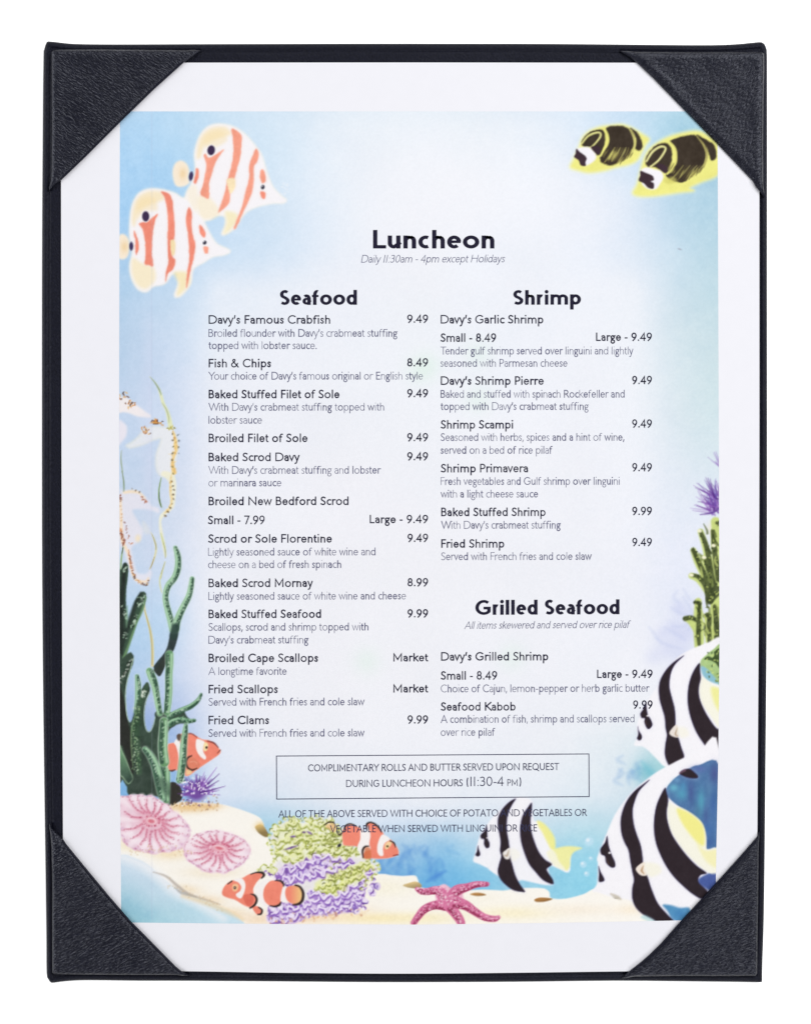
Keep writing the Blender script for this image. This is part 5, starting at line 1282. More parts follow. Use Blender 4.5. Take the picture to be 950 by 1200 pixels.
raccoon([(40, 330), (60, 280), (90, 215), (110, 160), (150, 120), (210, 95), (270, 85), (340, 80), (400, 100), (460, 135), (500, 165), (480, 200), (460, 240), (430, 290), (380, 315), (310, 330), (240, 350), (150, 362), (90, 350)],
        [(70, 230), (90, 210), (140, 205), (170, 220), (195, 255), (190, 290), (150, 320), (120, 325), (100, 300), (80, 270)],
        [[(105, 185), (125, 150), (160, 120), (205, 108), (235, 115), (244, 150), (238, 200), (215, 255), (190, 255), (170, 215), (120, 210)],
         [(250, 100), (320, 88), (370, 98), (405, 130), (415, 170), (400, 225), (370, 265), (330, 295), (280, 320), (220, 300), (215, 270), (245, 230), (265, 170)],
         [(390, 100), (430, 125), (455, 170), (460, 215), (440, 232), (420, 220), (425, 170), (410, 130)]],
        [([(108, 190), (140, 150), (180, 130), (212, 128), (215, 150), (190, 185), (160, 215)], [2, 2.4, 2.4, 2.2, 2.4, 2, 2], (236, 234, 150)), ([(238, 108), (255, 140), (258, 180), (240, 220), (218, 262)], [3, 3.4, 3.4, 3, 2], (234, 230, 128)),
         ([(385, 105), (408, 150), (418, 200), (400, 240)], [1, 2.2, 2.4, 2], (206, 200, 120)), ([(150, 200), (180, 170), (195, 150)], [2.6, 3.2, 2], DK)],
        [[(75, 222), (95, 240), (125, 262), (135, 280), (128, 300), (128, 322), (100, 318), (88, 290), (62, 270), (70, 250)], [(160, 215), (185, 205), (215, 215), (212, 250), (190, 250)]],
        20, 'smaller yellow fish with dark bands beside the upper right corner pocket',
        [([(240 + k * 22, 300 - k * 3), (275 + k * 20, 255 - k * 4), (300 + k * 16, 215)], c, .7) for k, c in zip(range(6), [(214, 208, 110), (120, 110, 60), (206, 200, 112), (110, 100, 56), (210, 206, 120), (130, 120, 70)])])
raccoon([(405, 480), (430, 430), (450, 350), (470, 280), (500, 225), (560, 180), (620, 150), (700, 128), (780, 118), (840, 140), (900, 190), (915, 260), (910, 350), (880, 390), (800, 420), (740, 450), (760, 468), (680, 478), (600, 490), (520, 500), (440, 500)],
        [(445, 350), (480, 325), (530, 335), (575, 350), (590, 390), (570, 430), (545, 462), (500, 465), (460, 440), (445, 400)],
        [[(480, 290), (495, 250), (530, 210), (580, 188), (615, 195), (635, 240), (630, 300), (610, 360), (575, 350), (530, 330), (490, 325)],
         [(620, 180), (700, 148), (770, 142), (820, 170), (840, 220), (825, 300), (790, 350), (740, 390), (690, 420), (620, 400), (600, 370), (640, 340), (658, 280), (650, 220)],
         [(780, 140), (830, 165), (880, 200), (895, 250), (885, 285), (860, 288), (850, 250), (830, 200)]],
        [([(485, 295), (520, 240), (565, 210), (595, 215), (590, 240), (555, 290), (510, 325)], [2.2, 2.8, 2.8, 2.4, 2.6, 2.4, 2.4], (236, 234, 160)), ([(620, 185), (650, 225), (655, 290), (635, 340), (605, 370)], [3.4, 4, 4, 3.4, 2], (234, 230, 128)),
         ([(780, 150), (820, 200), (838, 260), (820, 330)], [1, 2.6, 3, 2], (176, 168, 100)), ([(510, 310), (545, 270), (570, 235)], [3, 3.8, 2.4], DK)],
        [[(450, 352), (480, 362), (520, 380), (528, 405), (510, 412), (528, 425), (525, 455), (495, 450), (470, 425), (440, 408), (448, 380)], [(545, 318), (575, 310), (605, 330), (605, 358), (585, 362)]],
        21, 'larger yellow fish with dark bands cut by the right edge of the print',
        [([(620 + k * 26, 410 - k * 5), (660 + k * 24, 370 - k * 6), (700 + k * 20, 320)], c, .6) for k, c in zip(range(7), [(190, 184, 100), (96, 88, 50), (186, 180, 104), (100, 92, 52), (190, 186, 108), (120, 110, 66), (170, 164, 96)])])
w = window(780, 215, 842, 228)
cur[0] = 0
fill([(700, 440), (800, 400), (900, 380), (900, 350), (760, 430)], (226, 222, 130), ZB, soft=6, a=.6, tag=False)
for x, y, r in ((610, 410, 9), (640, 405, 7)):
    x, y = ZB([(x, y)])[0]
    dab(x, y, 5, 3.5, .4, (206, 200, 104), soft=3, a=.6)

# --- the printer's grain, the fold left of the text and the paler strip beside it
wv = np.exp(-((XX - 178.2) / 0.8) ** 2)[..., None] * 0.16
C = C * (1 - wv) + np.array((176, 180, 205), np.float32) * wv
st = (np.clip((XX - 162) / 14, 0, 1) * (XX < 178) * np.clip((YY - 330) / 120, 0, 1) * np.clip((760 - YY) / 200, 0, 1) * 0.25)[..., None]
C = C * (1 - st) + np.array((212, 214, 236), np.float32) * st
C += (N2 * 0.8 + rng.normal(0, .5, N2.shape))[..., None]
C = np.clip(C, 8, 250)

# ------------------------------------------------------------------ turn the painting into meshes on the sheet
STEP = 0.9
nU, nV = int(700 / STEP) + 1, int(952 / STEP) + 1
s_ = np.linspace(0, 1, nU)[None, :]; t_ = np.linspace(0, 1, nV)[:, None]
vpre = 130.6 + t_ * 950 + s_ * 0
left = np.interp(vpre, [130, 300, 500, 800, 930, 1080], [141.0, 140.3, 139.9, 140.6, 141.3, 142.4])
right = np.interp(vpre, [130, 250, 600, 760, 880, 1020, 1080], [840.0, 840.6, 841.9, 842.4, 841.2, 838.4, 837.6])
U = left + (right - left) * s_
bot = np.interp(U, [142, 170, 330, 490, 640, 780, 838], [1080.8, 1081.2, 1082.8, 1083.5, 1081.6, 1078.9, 1077.4])
V = 130.6 + (bot - 130.6) * t_
fx = np.clip(U - CX0, 0, CW - 1.01); fy = np.clip(V - CY0, 0, CH - 1.01)
ix = fx.astype(int); iy = fy.astype(int); tx = (fx - ix)[..., None]; ty = (fy - iy)[..., None]
CV = (C[iy, ix] * (1 - tx) + C[iy, ix + 1] * tx) * (1 - ty) + (C[iy + 1, ix] * (1 - tx) + C[iy + 1, ix + 1] * tx) * ty
IV = IDS[np.round(fy).astype(int), np.round(fx).astype(int)]
POS = P(U, V)
POS[..., 2] = Z_PAPER + 0.00003
ALB = alb(CV)


def print_mat():
    m, nt, b = new_mat('printed_colour')
    N, L = nt.nodes, nt.links
    at = N.new('ShaderNodeAttribute'); at.attribute_name = 'ink'
    tc = N.new('ShaderNodeTexCoord')
    n = N.new('ShaderNodeTexNoise'); n.inputs['Scale'].default_value = 1500; n.inputs['Detail'].default_value = 2
    L.new(tc.outputs['Object'], n.inputs['Vector'])
    mr = N.new('ShaderNodeMapRange'); mr.inputs['To Min'].default_value = 0.98; mr.inputs['To Max'].default_value = 1.02
    L.new(n.outputs['Fac'], mr.inputs['Value'])
    mx = N.new('ShaderNodeVectorMath'); mx.operation = 'SCALE'
    L.new(at.outputs['Color'], mx.inputs[0]); L.new(mr.outputs[0], mx.inputs['Scale'])
    L.new(mx.outputs[0], b.inputs['Base Color'])
    b.inputs['Roughness'].default_value = 0.7
    b.inputs['Specular IOR Level'].default_value = 0.12
    return m


M_print = print_mat()
QI = IV[:-1, :-1]
vid = np.arange(nU * nV).reshape(nV, nU)
QUAD = np.stack([vid[1:, :-1], vid[1:, 1:], vid[:-1, 1:], vid[:-1, :-1]], -1)
PF = POS.reshape(-1, 3); AF = ALB.reshape(-1, 3)


def piece(name, sel, parent, label=None):
    q = QUAD[sel]
    used, inv = np.unique(q.ravel(), return_inverse=True)
    me = bpy.data.meshes.new(name)
    me.vertices.add(len(used))
    co = PF[used]
    loc = co.mean(0)
    me.vertices.foreach_set('co', (co - loc).astype(np.float32).ravel())
    me.loops.add(len(inv)); me.loops.foreach_set('vertex_index', inv.astype(np.int32))
    me.polygons.add(len(q)); me.polygons.foreach_set('loop_start', np.arange(0, len(inv), 4, dtype=np.int32))
    at = me.attributes.new('ink', 'FLOAT_COLOR', 'POINT')
    rgba = np.ones((len(used), 4), np.float32); rgba[:, :3] = AF[used]
    at.data.foreach_set('color', rgba.ravel())
    me.materials.append(M_print)
    me.update(calc_edges=True); me.validate()
    o = bpy.data.objects.new(name, me)
    COL.objects.link(o)
    o.location = loc if parent is sheet else loc - np.array(parent.location)
    o.parent = parent
    if label: o['label'] = label
    return o


art = piece('printed_seascape', QI == 0, sheet, 'pale blue watercolour seascape print')
for i, (nm, lb) in PARTS.items():
    if (QI == i).any():
        piece(nm, QI == i, art, lb)
# ------------------------------------------------------------------ lettering: a humanist sans drawn stroke by stroke
def A(cx, cy, rx, ry, a0, a1):
    return ('A', cx, cy, rx, ry, a0, a1)


def Sp(*p):
    return ('S',) + p


def stem(x, y0=0, y1=100):
    return [(x, y0), (x, y1)]


O = lambda cx, cy, rx, ry: [A(cx, cy, rx, ry, 0, 360)]
DOT = lambda x, y: ['.', (x, y)]
# letter: (width of the drawn part, space before, space after, strokes); x-height 100, capitals 150, descender -50
G = {
    'a': (70, 9, 12, [[Sp((6, 90), (22, 99), (38, 100), (58, 92), (70, 68)), (70, 0)], ['-', (70, 60), (46, 58), A(34, 30, 34, 30, 75, 300), (70, 22)]]),
    'b': (88, 14, 9, [stem(0, 0, 150), O(44, 50, 44, 50)]),
    'c': (72, 9, 5, [[A(50, 50, 50, 50, 62, 298)]]),
    'd': (88, 9, 14, [stem(88, 0, 150), O(44, 50, 44, 50)]),
    'e': (86, 9, 8, [[A(43, 50, 43, 50, 2, 312)], ['-', (4, 52), (82, 52)]]),
    'f': (62, 4, 2, [[(18, 0), (18, 108), A(54, 108, 36, 42, 180, 70)], ['-', (0, 97), (50, 97)]]),
    'g': (84, 7, 2, [O(37, 68, 35, 32), [(58, 90), (84, 99)], [Sp((26, 40), (12, 28), (14, 14), (34, 9))], [A(39, -21, 39, 29, 0, 360)]]),
    'h': (78, 14, 13, [stem(0, 0, 150), [A(42, 58, 42, 42, 175, 90), A(40, 62, 38, 38, 88, 0), (78, 0)]]),
    'i': (14, 14, 14, [stem(7, 0, 97), DOT(7, 142)]),
    'j': (30, 0, 14, [[(23, 100), (23, -22), A(2, -22, 21, 26, 0, -80)], DOT(23, 140)]),
    'k': (82, 14, 0, [stem(0, 0, 150), [(76, 100), (10, 50)], [(24, 58), (82, 0)]]),
    'l': (14, 14, 14, [stem(7, 0, 150)]),
    'm': (142, 14, 13, [stem(0), [A(38, 60, 38, 40, 172, 90), A(38, 64, 34, 36, 88, 0), (72, 0)], [A(108, 60, 36, 40, 172, 90), A(108, 64, 34, 36, 88, 0), (142, 0)]]),
    'n': (78, 14, 13, [stem(0), [A(42, 58, 42, 42, 175, 90), A(40, 62, 38, 38, 88, 0), (78, 0)]]),
    'o': (100, 9, 9, [O(50, 50, 50, 50)]),
    'p': (88, 14, 9, [stem(0, -50, 100), O(44, 50, 44, 50)]),
    'q': (88, 9, 14, [stem(88, -50, 100), O(44, 50, 44, 50)]),
    'r': (54, 14, 4, [stem(0), [A(46, 54, 46, 46, 172, 66)]]),
    's': (58, 8, 8, [[Sp((54, 88), (36, 100), (12, 94), (4, 78), (14, 60), (44, 44), (56, 26), (46, 6), (24, 0), (3, 10))]]),
    't': (54, 3, 2, [[(19, 132), (19, 32), A(46, 32, 27, 32, 180, 285)], ['-', (0, 98), (50, 98)]]),
    'u': (78, 13, 14, [stem(78), [(0, 100), (0, 38), A(36, 38, 36, 38, 180, 275), (78, 30)]]),
    'v': (84, 2, 2, [[(0, 100), (42, 2), (84, 100)]]),
    'w': (132, 2, 2, [[(0, 100), (34, 2), (66, 100), (98, 2), (132, 100)]]),
    'x': (84, 3, 3, [[(2, 100), (82, 0)], [(80, 100), (0, 0)]]),
    'y': (84, 2, 2, [[(0, 100), (42, 6)], [(84, 100), (36, -22), Sp((36, -22), (26, -42), (8, -48))]]),
    'z': (72, 5, 5, [[(2, 100), (70, 100), (0, 0), (72, 0)]]),
    'A': (136, 3, 3, [[(0, 0), (68, 150), (136, 0)], [(24, 48), (112, 48)]]),
    'B': (92, 17, 9, [[(0, 0), (0, 150), (40, 150), A(42, 115, 38, 35, 90, -90), (0, 80)], [(36, 80), A(48, 40, 44, 40, 90, -90), (0, 0)]]),
    'C': (126, 9, 6, [[A(76, 75, 76, 75, 52, 308)]]),
    'D': (134, 17, 9, [[(0, 0), (0, 150), (52, 150), A(54, 75, 80, 75, 90, -90), (0, 0)]]),
    'E': (82, 17, 8, [[(82, 150), (0, 150), (0, 0), (82, 0)], [(0, 80), (74, 80)]]),
    'F': (80, 17, 5, [[(80, 150), (0, 150), (0, 0)], [(0, 78), (72, 78)]]),
    'G': (134, 9, 14, [[A(76, 75, 76, 75, 50, 318), (134, 30), (134, 70), (92, 70)]]),
    'H': (128, 17, 17, [stem(0, 0, 150), stem(128, 0, 150), [(0, 80), (128, 80)]]),
    'I': (14, 17, 17, [stem(7, 0, 150)]),
    'J': (30, -6, 17, [[(23, 150), (23, 0), A(2, 0, 21, 30, 0, -80)]]),
    'K': (118, 17, 0, [stem(0, 0, 150), [(106, 150), (8, 70)], [(26, 84), (118, 0)]]),
    'L': (80, 17, 3, [[(0, 150), (0, 0), (80, 0)]]),
    'M': (142, 17, 17, [[(0, 0), (0, 150), (71, 30), (142, 150), (142, 0)]]),
    'N': (132, 17, 17, [[(0, 0), (0, 150), (132, 0), (132, 150)]]),
    'O': (154, 9, 9, [O(77, 75, 77, 75)]),
    'P': (88, 17, 5, [[(0, 0), (0, 150), (44, 150), A(44, 108, 44, 42, 90, -90), (0, 66)]]),
    'Q': (160, 9, 4, [O(77, 75, 77, 75), [(88, 20), (160, -20)]]),
    'R': (106, 17, 0, [[(0, 0), (0, 150), (44, 150), A(44, 110, 42, 40, 90, -90), (0, 70)], [(46, 70), (106, 0)]]),
    'S': (86, 9, 8, [[Sp((78, 138), (52, 150), (20, 142), (6, 118), (18, 92), (58, 70), (84, 44), (74, 12), (42, 0), (4, 12))]]),
    'T': (118, 3, 3, [[(0, 150), (118, 150)], [(59, 0), (59, 150)]]),
    'U': (120, 15, 15, [[(0, 150), (0, 55), A(60, 55, 60, 55, 180, 360), (120, 150)]]),
    'V': (132, 2, 2, [[(0, 150), (66, 2), (132, 150)]]),
    'W': (206, 2, 2, [[(0, 150), (52, 2), (103, 150), (154, 2), (206, 150)]]),
    'Y': (124, 1, 1, [[(0, 150), (62, 72), (62, 0)], [(62, 72), (124, 150)]]),
    '0': (92, 9, 9, [O(46, 75, 46, 75)]),
    '1': (14, 22, 22, [stem(7, 0, 150)]),
    '2': (84, 10, 12, [[Sp((4, 134), (30, 150), (60, 144), (76, 116), (62, 78)), (4, 0), (84, 0)]]),
    '3': (80, 10, 12, [[Sp((6, 140), (36, 150), (66, 138), (70, 108), (52, 84), (28, 80))], [Sp((28, 80), (62, 76), (80, 46), (66, 10), (34, 0), (2, 8))]]),
    '4': (100, 4, 6, [[(76, 0), (76, 150), (0, 42), (100, 42)]]),
    '7': (88, 8, 6, [[(0, 150), (88, 150), (26, 0)]]),
    '8': (88, 10, 10, [O(44, 113, 36, 37), O(44, 40, 44, 40)]),
    '9': (90, 9, 10, [O(45, 104, 45, 46), [Sp((90, 104), (84, 70), (62, 34), (28, 0))]]),
    '.': (16, 14, 14, [DOT(8, 8)]),
    ',': (16, 12, 14, [[(12, 12), (2, -22)]]),
    "'": (16, 16, 12, [[(12, 150), (4, 104)]]),
    '-': (48, 10, 10, [[(0, 52), (48, 52)]]),
    ':': (16, 20, 16, [DOT(8, 8), DOT(8, 90)]),
    '(': (34, 14, 6, [[A(66, 62, 66, 108, 140, 220)]]),
    ')': (34, 6, 14, [[A(-32, 62, 66, 108, 40, -40)]]),
    '&': (124, 8, 6, [[(120, 0), (26, 112), Sp((26, 112), (22, 132), (40, 150), (60, 140), (60, 118), (38, 92), (4, 62), (2, 26), (28, 0), (62, 4), (92, 30), (108, 66))]]),
}
KERN = {('D', 'a'): -4, ('a', 'v'): -6, ('v', 'y'): -2, ('T', 'e'): -24, ('Y', 'o'): -18, ('W', 'i'): -8, ('F', 'r'): -6, ('P', 'i'): -2, ('K', 'a'): -6, ("y", "'"): -4, ('r', 'o'): -2}


def stroke_points(st, nseg):
    pts = []
    for s_ in st:
        if isinstance(s_, tuple) and s_[0] == 'A':
            _, cx, cy, rx, ry, a0, a1 = s_
            n = max(3, int(abs(a1 - a0) / 360 * nseg))
            for t in np.linspace(a0, a1, n + 1):
                pts.append((cx + rx * math.cos(math.radians(t)), cy + ry * math.sin(math.radians(t))))
        elif isinstance(s_, tuple) and s_[0] == 'S':
            pts += [tuple(p) for p in catmull(s_[1:], False, max(2, nseg // 8))]
        else:
            pts.append(s_)
    out = [pts[0]]
    for p in pts[1:]:
        if abs(p[0] - out[-1][0]) + abs(p[1] - out[-1][1]) > 0.5:
            out.append(p)
    return np.array(out, float)


def text_width(s, sb=1.0, sp=50):
    w = 0
    for i, ch in enumerate(s):
        if ch == ' ':
            w += sp
        else:
            g = G[ch]
            w += (g[1] + g[2]) * sb + (g[0] if g[0] > 20 else 0)
            if i + 1 < len(s):
                w += KERN.get((ch, s[i + 1]), 0)
    return w - G[s[0]][1] * sb - G[s[-1]][2] * sb


Z_INK = Z_PAPER + 0.00006
_layer = [0]


def lettering(name, s, x0, x1, y0, y1, cap, w, m, parent, slant=0.0, bold=False, nseg=20, vary=0.1, label=None):
    """Text from x0 to x1 on a baseline from y0 to y1 (picture units), capitals cap high, strokes w wide."""
    cap *= 1.055 if bold else 1.07
    ky = cap / 150.0
    sb = 0.62 if bold else 0.9
    sp = 46 if bold else 50
    tw = text_width(s, sb, sp)
    nn_ = sum(1 for ch in s if ch != ' ' and G[ch][0] <= 20)
    kx = (x1 - x0 - nn_ * w) / tw if tw > 1 else 1.0
    V, F = [], []
    pen = -G[s[0]][1] * sb
    for i, ch in enumerate(s):
        if ch == ' ':
            pen += sp
            continue
        gw, lsb, rsb, strokes = G[ch]
        narrow = gw <= 20
        gw0 = gw
        if narrow: gw = w / kx
        pen += lsb * sb
        wg = w * (1 + random.uniform(-vary, vary * 0.5))
        jy = random.uniform(-0.08, 0.08) if not bold else 0
        hx = wg / 2 / kx; hy = wg / 2 / ky * (0.78 if bold else 1)
        for st in strokes:
            dot = st[0] == '.'
            thin = st[0] == '-'
            if thin: st = st[1:]
            if dot:
                c = st[1]; r = wg * (0.56 if bold else 0.66)
                yy = c[1]
                cy_ = min(yy, 150) * ky
                if yy < 20:
                    cy_ = r
                elif yy > 130:
                    cy_ = 150 * ky - r * 0.9
                cx_ = (gw / 2 if narrow else c[0]) * kx
                q = np.array([(cx_ + r * math.cos(t), cy_ + r * math.sin(t)) for t in np.linspace(0, 2 * math.pi, 9)[:-1]])
                q[:, 0] += pen * kx
                base = len(V)
                V += [(a, b_, _layer[0]) for a, b_ in q]
                F.append([base + k for k in range(8)])
                continue
            p = stroke_points(st, nseg)
            q = np.empty_like(p)
            if not narrow:
                q[:, 0] = hx + p[:, 0] * (gw - 2 * hx) / gw
            else:
                q[:, 0] = p[:, 0] + (gw - gw0) / 2
            q[:, 1] = np.interp(p[:, 1], [-60, -50, 0, 50, 100, 150, 175], [-60 + hy, -50 + hy, hy, 53, 105 - hy, 150 - hy, 175 - hy])
            q = q * (kx, ky)
            q[:, 0] += pen * kx
            closed = np.hypot(*(q[0] - q[-1])) < 0.02
            d = np.diff(q, axis=0); ln = np.hypot(d[:, 0], d[:, 1])[:, None]; d = d / np.maximum(ln, 1e-6)
            if not closed:
                if not (bold and isinstance(st[0], tuple) and st[0][0] in ('A', 'S')): q[0] -= d[0] * wg * 0.5 * (abs(d[0][0]) + abs(d[0][1]) * (0.78 if bold else 1))
                if not (bold and isinstance(st[-1], tuple) and st[-1][0] in ('A', 'S')): q[-1] += d[-1] * wg * 0.5 * (abs(d[-1][0]) + abs(d[-1][1]) * (0.78 if bold else 1))
            n0 = np.stack([-d[:, 1], d[:, 0]], 1)
            if closed:
                pa = np.vstack([n0[-1:], n0]); pb = np.vstack([n0, n0[:1]])
            else:
                pa = np.vstack([n0[:1], n0]); pb = np.vstack([n0, n0[-1:]])
            mm = pa + pb
            mm /= np.maximum(np.hypot(mm[:, 0], mm[:, 1])[:, None], 1e-6)
            k = np.minimum(1 / np.maximum((mm * pb).sum(1), 0.3), 2.2)[:, None]
            off = mm * k * (wg / 2)
            if bold:
                off[:, 1] *= 0.6 if thin else 0.78
            lft = q + off; rgt = q - off
            base = len(V)
            _layer[0] = (_layer[0] + 1) % 6
            for a, b_ in zip(lft, rgt):
                V.append((a[0], a[1], _layer[0])); V.append((b_[0], b_[1], _layer[0]))
            for k_ in range(len(q) - 1):
                F.append([base + 2 * k_ + 1, base + 2 * k_ + 3, base + 2 * k_ + 2, base + 2 * k_])
        pen += gw + rsb * sb
        if i + 1 < len(s):
            pen += KERN.get((ch, s[i + 1]), 0)
    V = np.array(V)
    X = V[:, 0] + slant * V[:, 1]
    u = x0 + X
    v = y0 + (y1 - y0) * V[:, 0] / max(1e-6, (x1 - x0)) - V[:, 1]
    W3 = P(u, v)
    W3[:, 2] = Z_INK + V[:, 2] * 4e-6
    fl = []
    for f in F:
        fl.append(f if area2(W3[f][:, :2]) > 0 else f[::-1])
    o = mesh_obj(name, W3, fl, m, parent, loc=tuple(W3.mean(0)) if parent in (None, sheet) else None)
    if parent is not None and parent is not sheet:
        # children of a part: keep the world position
        o.matrix_parent_inverse = parent.matrix_world.inverted() if False else Matrix.Translation(-Vector(parent.location))
    if label:
        o['label'] = label
    return o


INK_HEAD = ink_mat('black_printing_ink', (30, 28, 48), 0.03)
INK_NAME = ink_mat('dark_printing_ink', (34, 33, 56), 0.06)
INK_LIGHT = ink_mat('thin_grey_printing_ink', (78, 78, 112), 0.28)
INK_CAPS = ink_mat('navy_printing_ink', (48, 48, 80), 0.12)

h1 = lettering('heading', 'Luncheon', 437, 579, 291.2, 291.2, 20.6, 5.1, INK_HEAD, sheet, bold=True, nseg=36, vary=0, label='large bold black title at the top of the menu')
lettering('serving_hours', 'Daily 11:30am - 4pm except Holidays', 423, 590.5, 307.8, 307.4, 8.4, 0.72, INK_LIGHT, h1, slant=0.2)
LN, LD = 1.5, 0.94
R_ = 501.4
LEFT = [
    ("Davy's Famous Crabfish", 244.7, 386.8, 379.5, '9.49', 477, 378.4, [("Broiled flounder with Davy's crabmeat stuffing", 465.5, 394.8), ('topped with lobster sauce.', 370.9, 409.2)]),
    ('Fish & Chips', 244.7, 317.5, 430.6, '8.49', 477, 429.5, [("Your choice of Davy's famous original or English style", 495.3, 445.0)]),
    ('Baked Stuffed Filet of Sole', 244.7, 397.7, 466.9, '9.49', 477, 465.6, [("With Davy's crabmeat stuffing topped with", 449.9, 481.4), ('lobster sauce', 306.9, 496.6)]),
    ('Broiled Filet of Sole', 244.7, 360.3, 518.3, '9.49', 477, 517.2, []),
    ('Baked Scrod Davy', 244.6, 351, 540.6, '9.49', 477, 539.6, [("With Davy's crabmeat stuffing and lobster", 445.7, 555.4), ('or marinara sauce', 329.6, 570.1)]),
    ('Broiled New Bedford Scrod', 244.6, 408.3, 592.2, None, 0, 0, []),
    ('Small - 7.99', 243.9, 310.2, 614.4, 'Large - 9.49', 433.2, 613.2, []),
    ('Scrod or Sole Florentine', 244.2, 388.8, 636.2, '9.49', 477.4, 635.2, [('Lightly seasoned sauce of white wine and', 439.8, 651.2), ('cheese on a bed of fresh spinach', 399.7, 665.9)]),
    ('Baked Scrod Mornay', 244.6, 366.4, 688.2, '8.99', 477.4, 687.2, [('Lightly seasoned sauce of white wine and cheese', 475.5, 703.0)]),
    ('Baked Stuffed Seafood', 244.6, 376.2, 724.5, '9.99', 477.4, 723.6, [('Scallops, scrod and shrimp topped with', 431.6, 739.3), ("Davy's crabmeat stuffing", 361.4, 754.3)]),
    ('Broiled Cape Scallops', 244.6, 372.6, 776.1, 'Market', 460.8, 775.2, [('A longtime favorite', 335.8, 791.1)]),
    ('Fried Scallops', 244.6, 325.5, 812.6, 'Market', 460.8, 811.6, [('Served with French fries and cole slaw', 426.9, 827.1)]),
    ('Fried Clams', 244.6, 315.2, 848.9, '9.99', 477.4, 848.0, [('Served with French fries and cole slaw', 426.9, 863.6)]),
]
RIGHT = [
    ("Davy's Garlic Shrimp", 516.2, 636.2, 379.2, None, 0, 0, []),
    ('Small - 8.49', 516.1, 581, 400.7, 'Large - 9.49', 698, 399.6, [('Tender gulf shrimp served over linguini and lightly', 741.4, 415.5), ('seasoned with Parmesan cheese', 664.4, 429.9)]),
    ("Davy's Shrimp Pierre", 516.3, 636.7, 451.1, '9.49', 740.2, 450.2, [('Baked and stuffed with spinach Rockefeller and', 731.3, 466.2), ("topped with Davy's crabmeat stuffing", 689.2, 480.6)]),
    ('Shrimp Scampi', 516.3, 600.8, 502.4, '9.49', 740.2, 501.2, [('Seasoned with herbs, spices and a hint of wine,', 730.8, 516.8), ('served on a bed of rice pilaf', 646.8, 531.9)]),
    ('Shrimp Primavera', 516.4, 618.2, 553.7, '9.49', 740.3, 552.4, [('Fresh vegetables and Gulf shrimp over linguini', 725.5, 568.4), ('with a light cheese sauce', 630, 583.2)]),
    ('Baked Stuffed Shrimp', 516.8, 638.8, 605.0, '9.99', 740.3, 603.6, [("With Davy's crabmeat stuffing", 656.5, 619.7)]),
    ('Fried Shrimp', 516.8, 590.5, 642.0, '9.49', 740.4, 640.0, [('Served with French fries and cole slaw', 692.7, 656.5)]),
]
GRILL = [
    ("Davy's Grilled Shrimp", 516.6, 642, 774.3, None, 0, 0, []),
    ('Small - 8.49', 516.4, 582.2, 796.6, 'Large - 9.49', 699.2, 794.6, [('Choice of Cajun, lemon-pepper or herb garlic butter', 760, 811.4)]),
    ('Seafood Kabob', 516.4, 603.7, 833.0, '9.99', 741.4, 830.5, [('A combination of fish, shrimp and scallops served', 742.8, 847.2), ('over rice pilaf', 579.6, 862.4)]),
]
lettering('section_heading', 'Seafood', 327.6, 418.2, 357.4, 357.2, 16.6, 4.1, INK_HEAD, sheet, bold=True, nseg=32, vary=0)
lettering('section_heading', 'Shrimp', 600.6, 680.3, 357.2, 357.0, 16.4, 4.1, INK_HEAD, sheet, bold=True, nseg=32, vary=0)
gh = lettering('section_heading', 'Grilled Seafood', 556.7, 725.4, 720.6, 719.8, 16.6, 4.1, INK_HEAD, sheet, bold=True, nseg=32, vary=0)
lettering('serving_note', 'All items skewered and served over rice pilaf', 543.9, 736.8, 737.0, 735.8, 8.2, 0.70, INK_LIGHT, gh, slant=0.2)
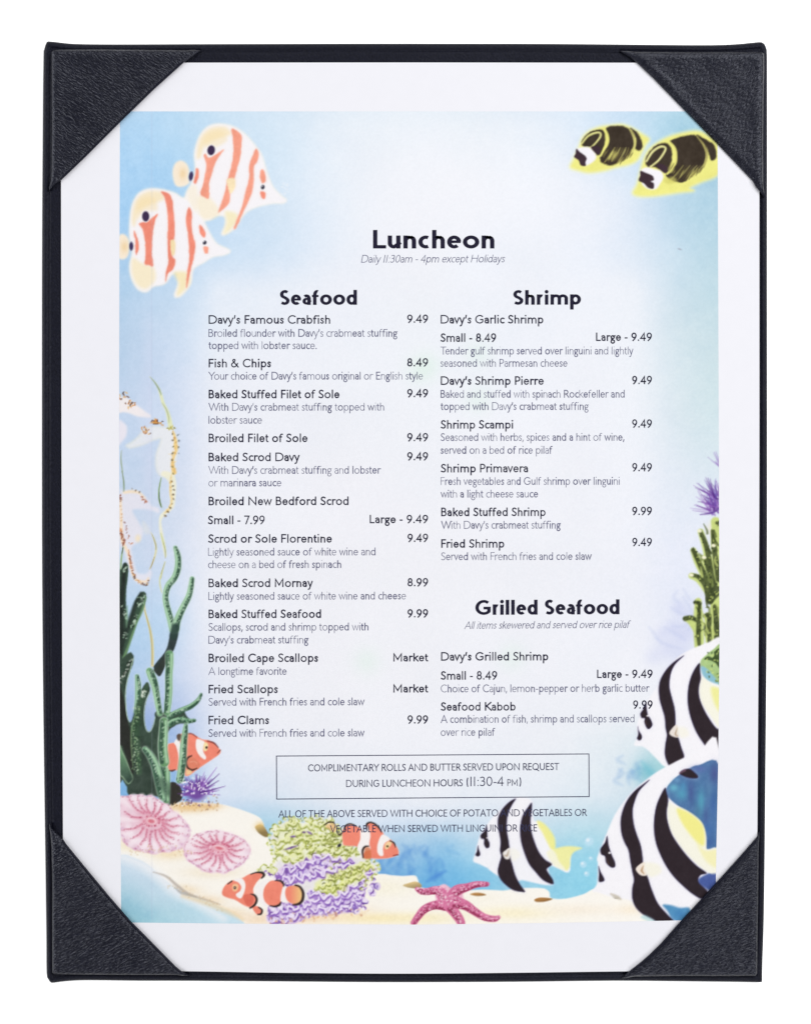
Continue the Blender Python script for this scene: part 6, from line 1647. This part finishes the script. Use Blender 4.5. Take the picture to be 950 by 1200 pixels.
for col, xr in ((LEFT, 501.4), (RIGHT, 763.3), (GRILL, 764.1)):
    for nm, xa, xb, yb, pr, px, py, desc in col:
        sl = -(yb - 300) / 560 * 0.0035
        o = lettering('dish_name', nm, xa, xb, yb, yb + sl * (xb - xa), 9.5, LN, INK_NAME, sheet, vary=0.12)
        if pr:
            lettering('price', pr, px, xr, py, py + sl * (xr - px), 9.2, LN, INK_NAME, o, vary=0.08)
        for tx, xe, yy in desc:
            lettering('dish_description', tx, xa - 0.1, xe, yy, yy + sl * (xe - xa), 8.6, LD, INK_LIGHT, o, vary=0.38, nseg=16)

# the notice in its ruled box
fr = []
cx_ = [((324, 886.0), (689.6, 883.5)), ((689.6, 883.5), (689.9, 933.5)), ((324.3, 936.4), (689.9, 933.5)), ((324, 886.0), (324.3, 936.4))]
Vb, Fb = [], []
for k, (a, c) in enumerate(cx_):
    a = np.array(a); c = np.array(c); d = (c - a) / np.hypot(*(c - a)); nn = np.array((-d[1], d[0])) * 0.5
    a = a - d * 0.5; c = c + d * 0.5
    q = P([a[0] + nn[0], c[0] + nn[0], c[0] - nn[0], a[0] - nn[0]], [a[1] + nn[1], c[1] + nn[1], c[1] - nn[1], a[1] - nn[1]])
    q[:, 2] = Z_INK + k * 4e-6
    f = [len(Vb) + i for i in range(4)]
    Vb += list(q)
    Fb.append(f if area2(q[:, :2]) > 0 else f[::-1])
box = mesh_obj('notice_box', Vb, Fb, INK_CAPS, sheet)
LC = 1.0
lettering('notice_text', 'COMPLIMENTARY ROLLS AND BUTTER SERVED UPON REQUEST', 361, 654.8, 904.0, 902.4, 7.8, LC, INK_CAPS, box)
lettering('notice_text', 'DURING LUNCHEON HOURS', 405.6, 542, 922.3, 921.4, 7.8, LC, INK_CAPS, box)
lettering('notice_text', '(11:30-4', 546.5, 590, 921.3, 921.0, 10.4, 1.2, INK_CAPS, box)
lettering('notice_text', 'PM', 594.2, 606.2, 921.0, 920.9, 7.4, 0.95, INK_CAPS, box)
lettering('notice_text', ')', 607.3, 610.4, 921.0, 921.0, 10.4, 1.2, INK_CAPS, box)
n1_ = lettering('footnote', 'ALL OF THE ABOVE SERVED WITH CHOICE OF POTATO AND VEGETABLES OR', 326.5, 687.2, 957.9, 956.2, 7.8, LC, INK_CAPS, sheet)
lettering('footnote', 'VEGETABLE WHEN SERVED WITH LINGUINI OR RICE', 386.8, 628.9, 975.5, 974.3, 7.8, LC, INK_CAPS, sheet)
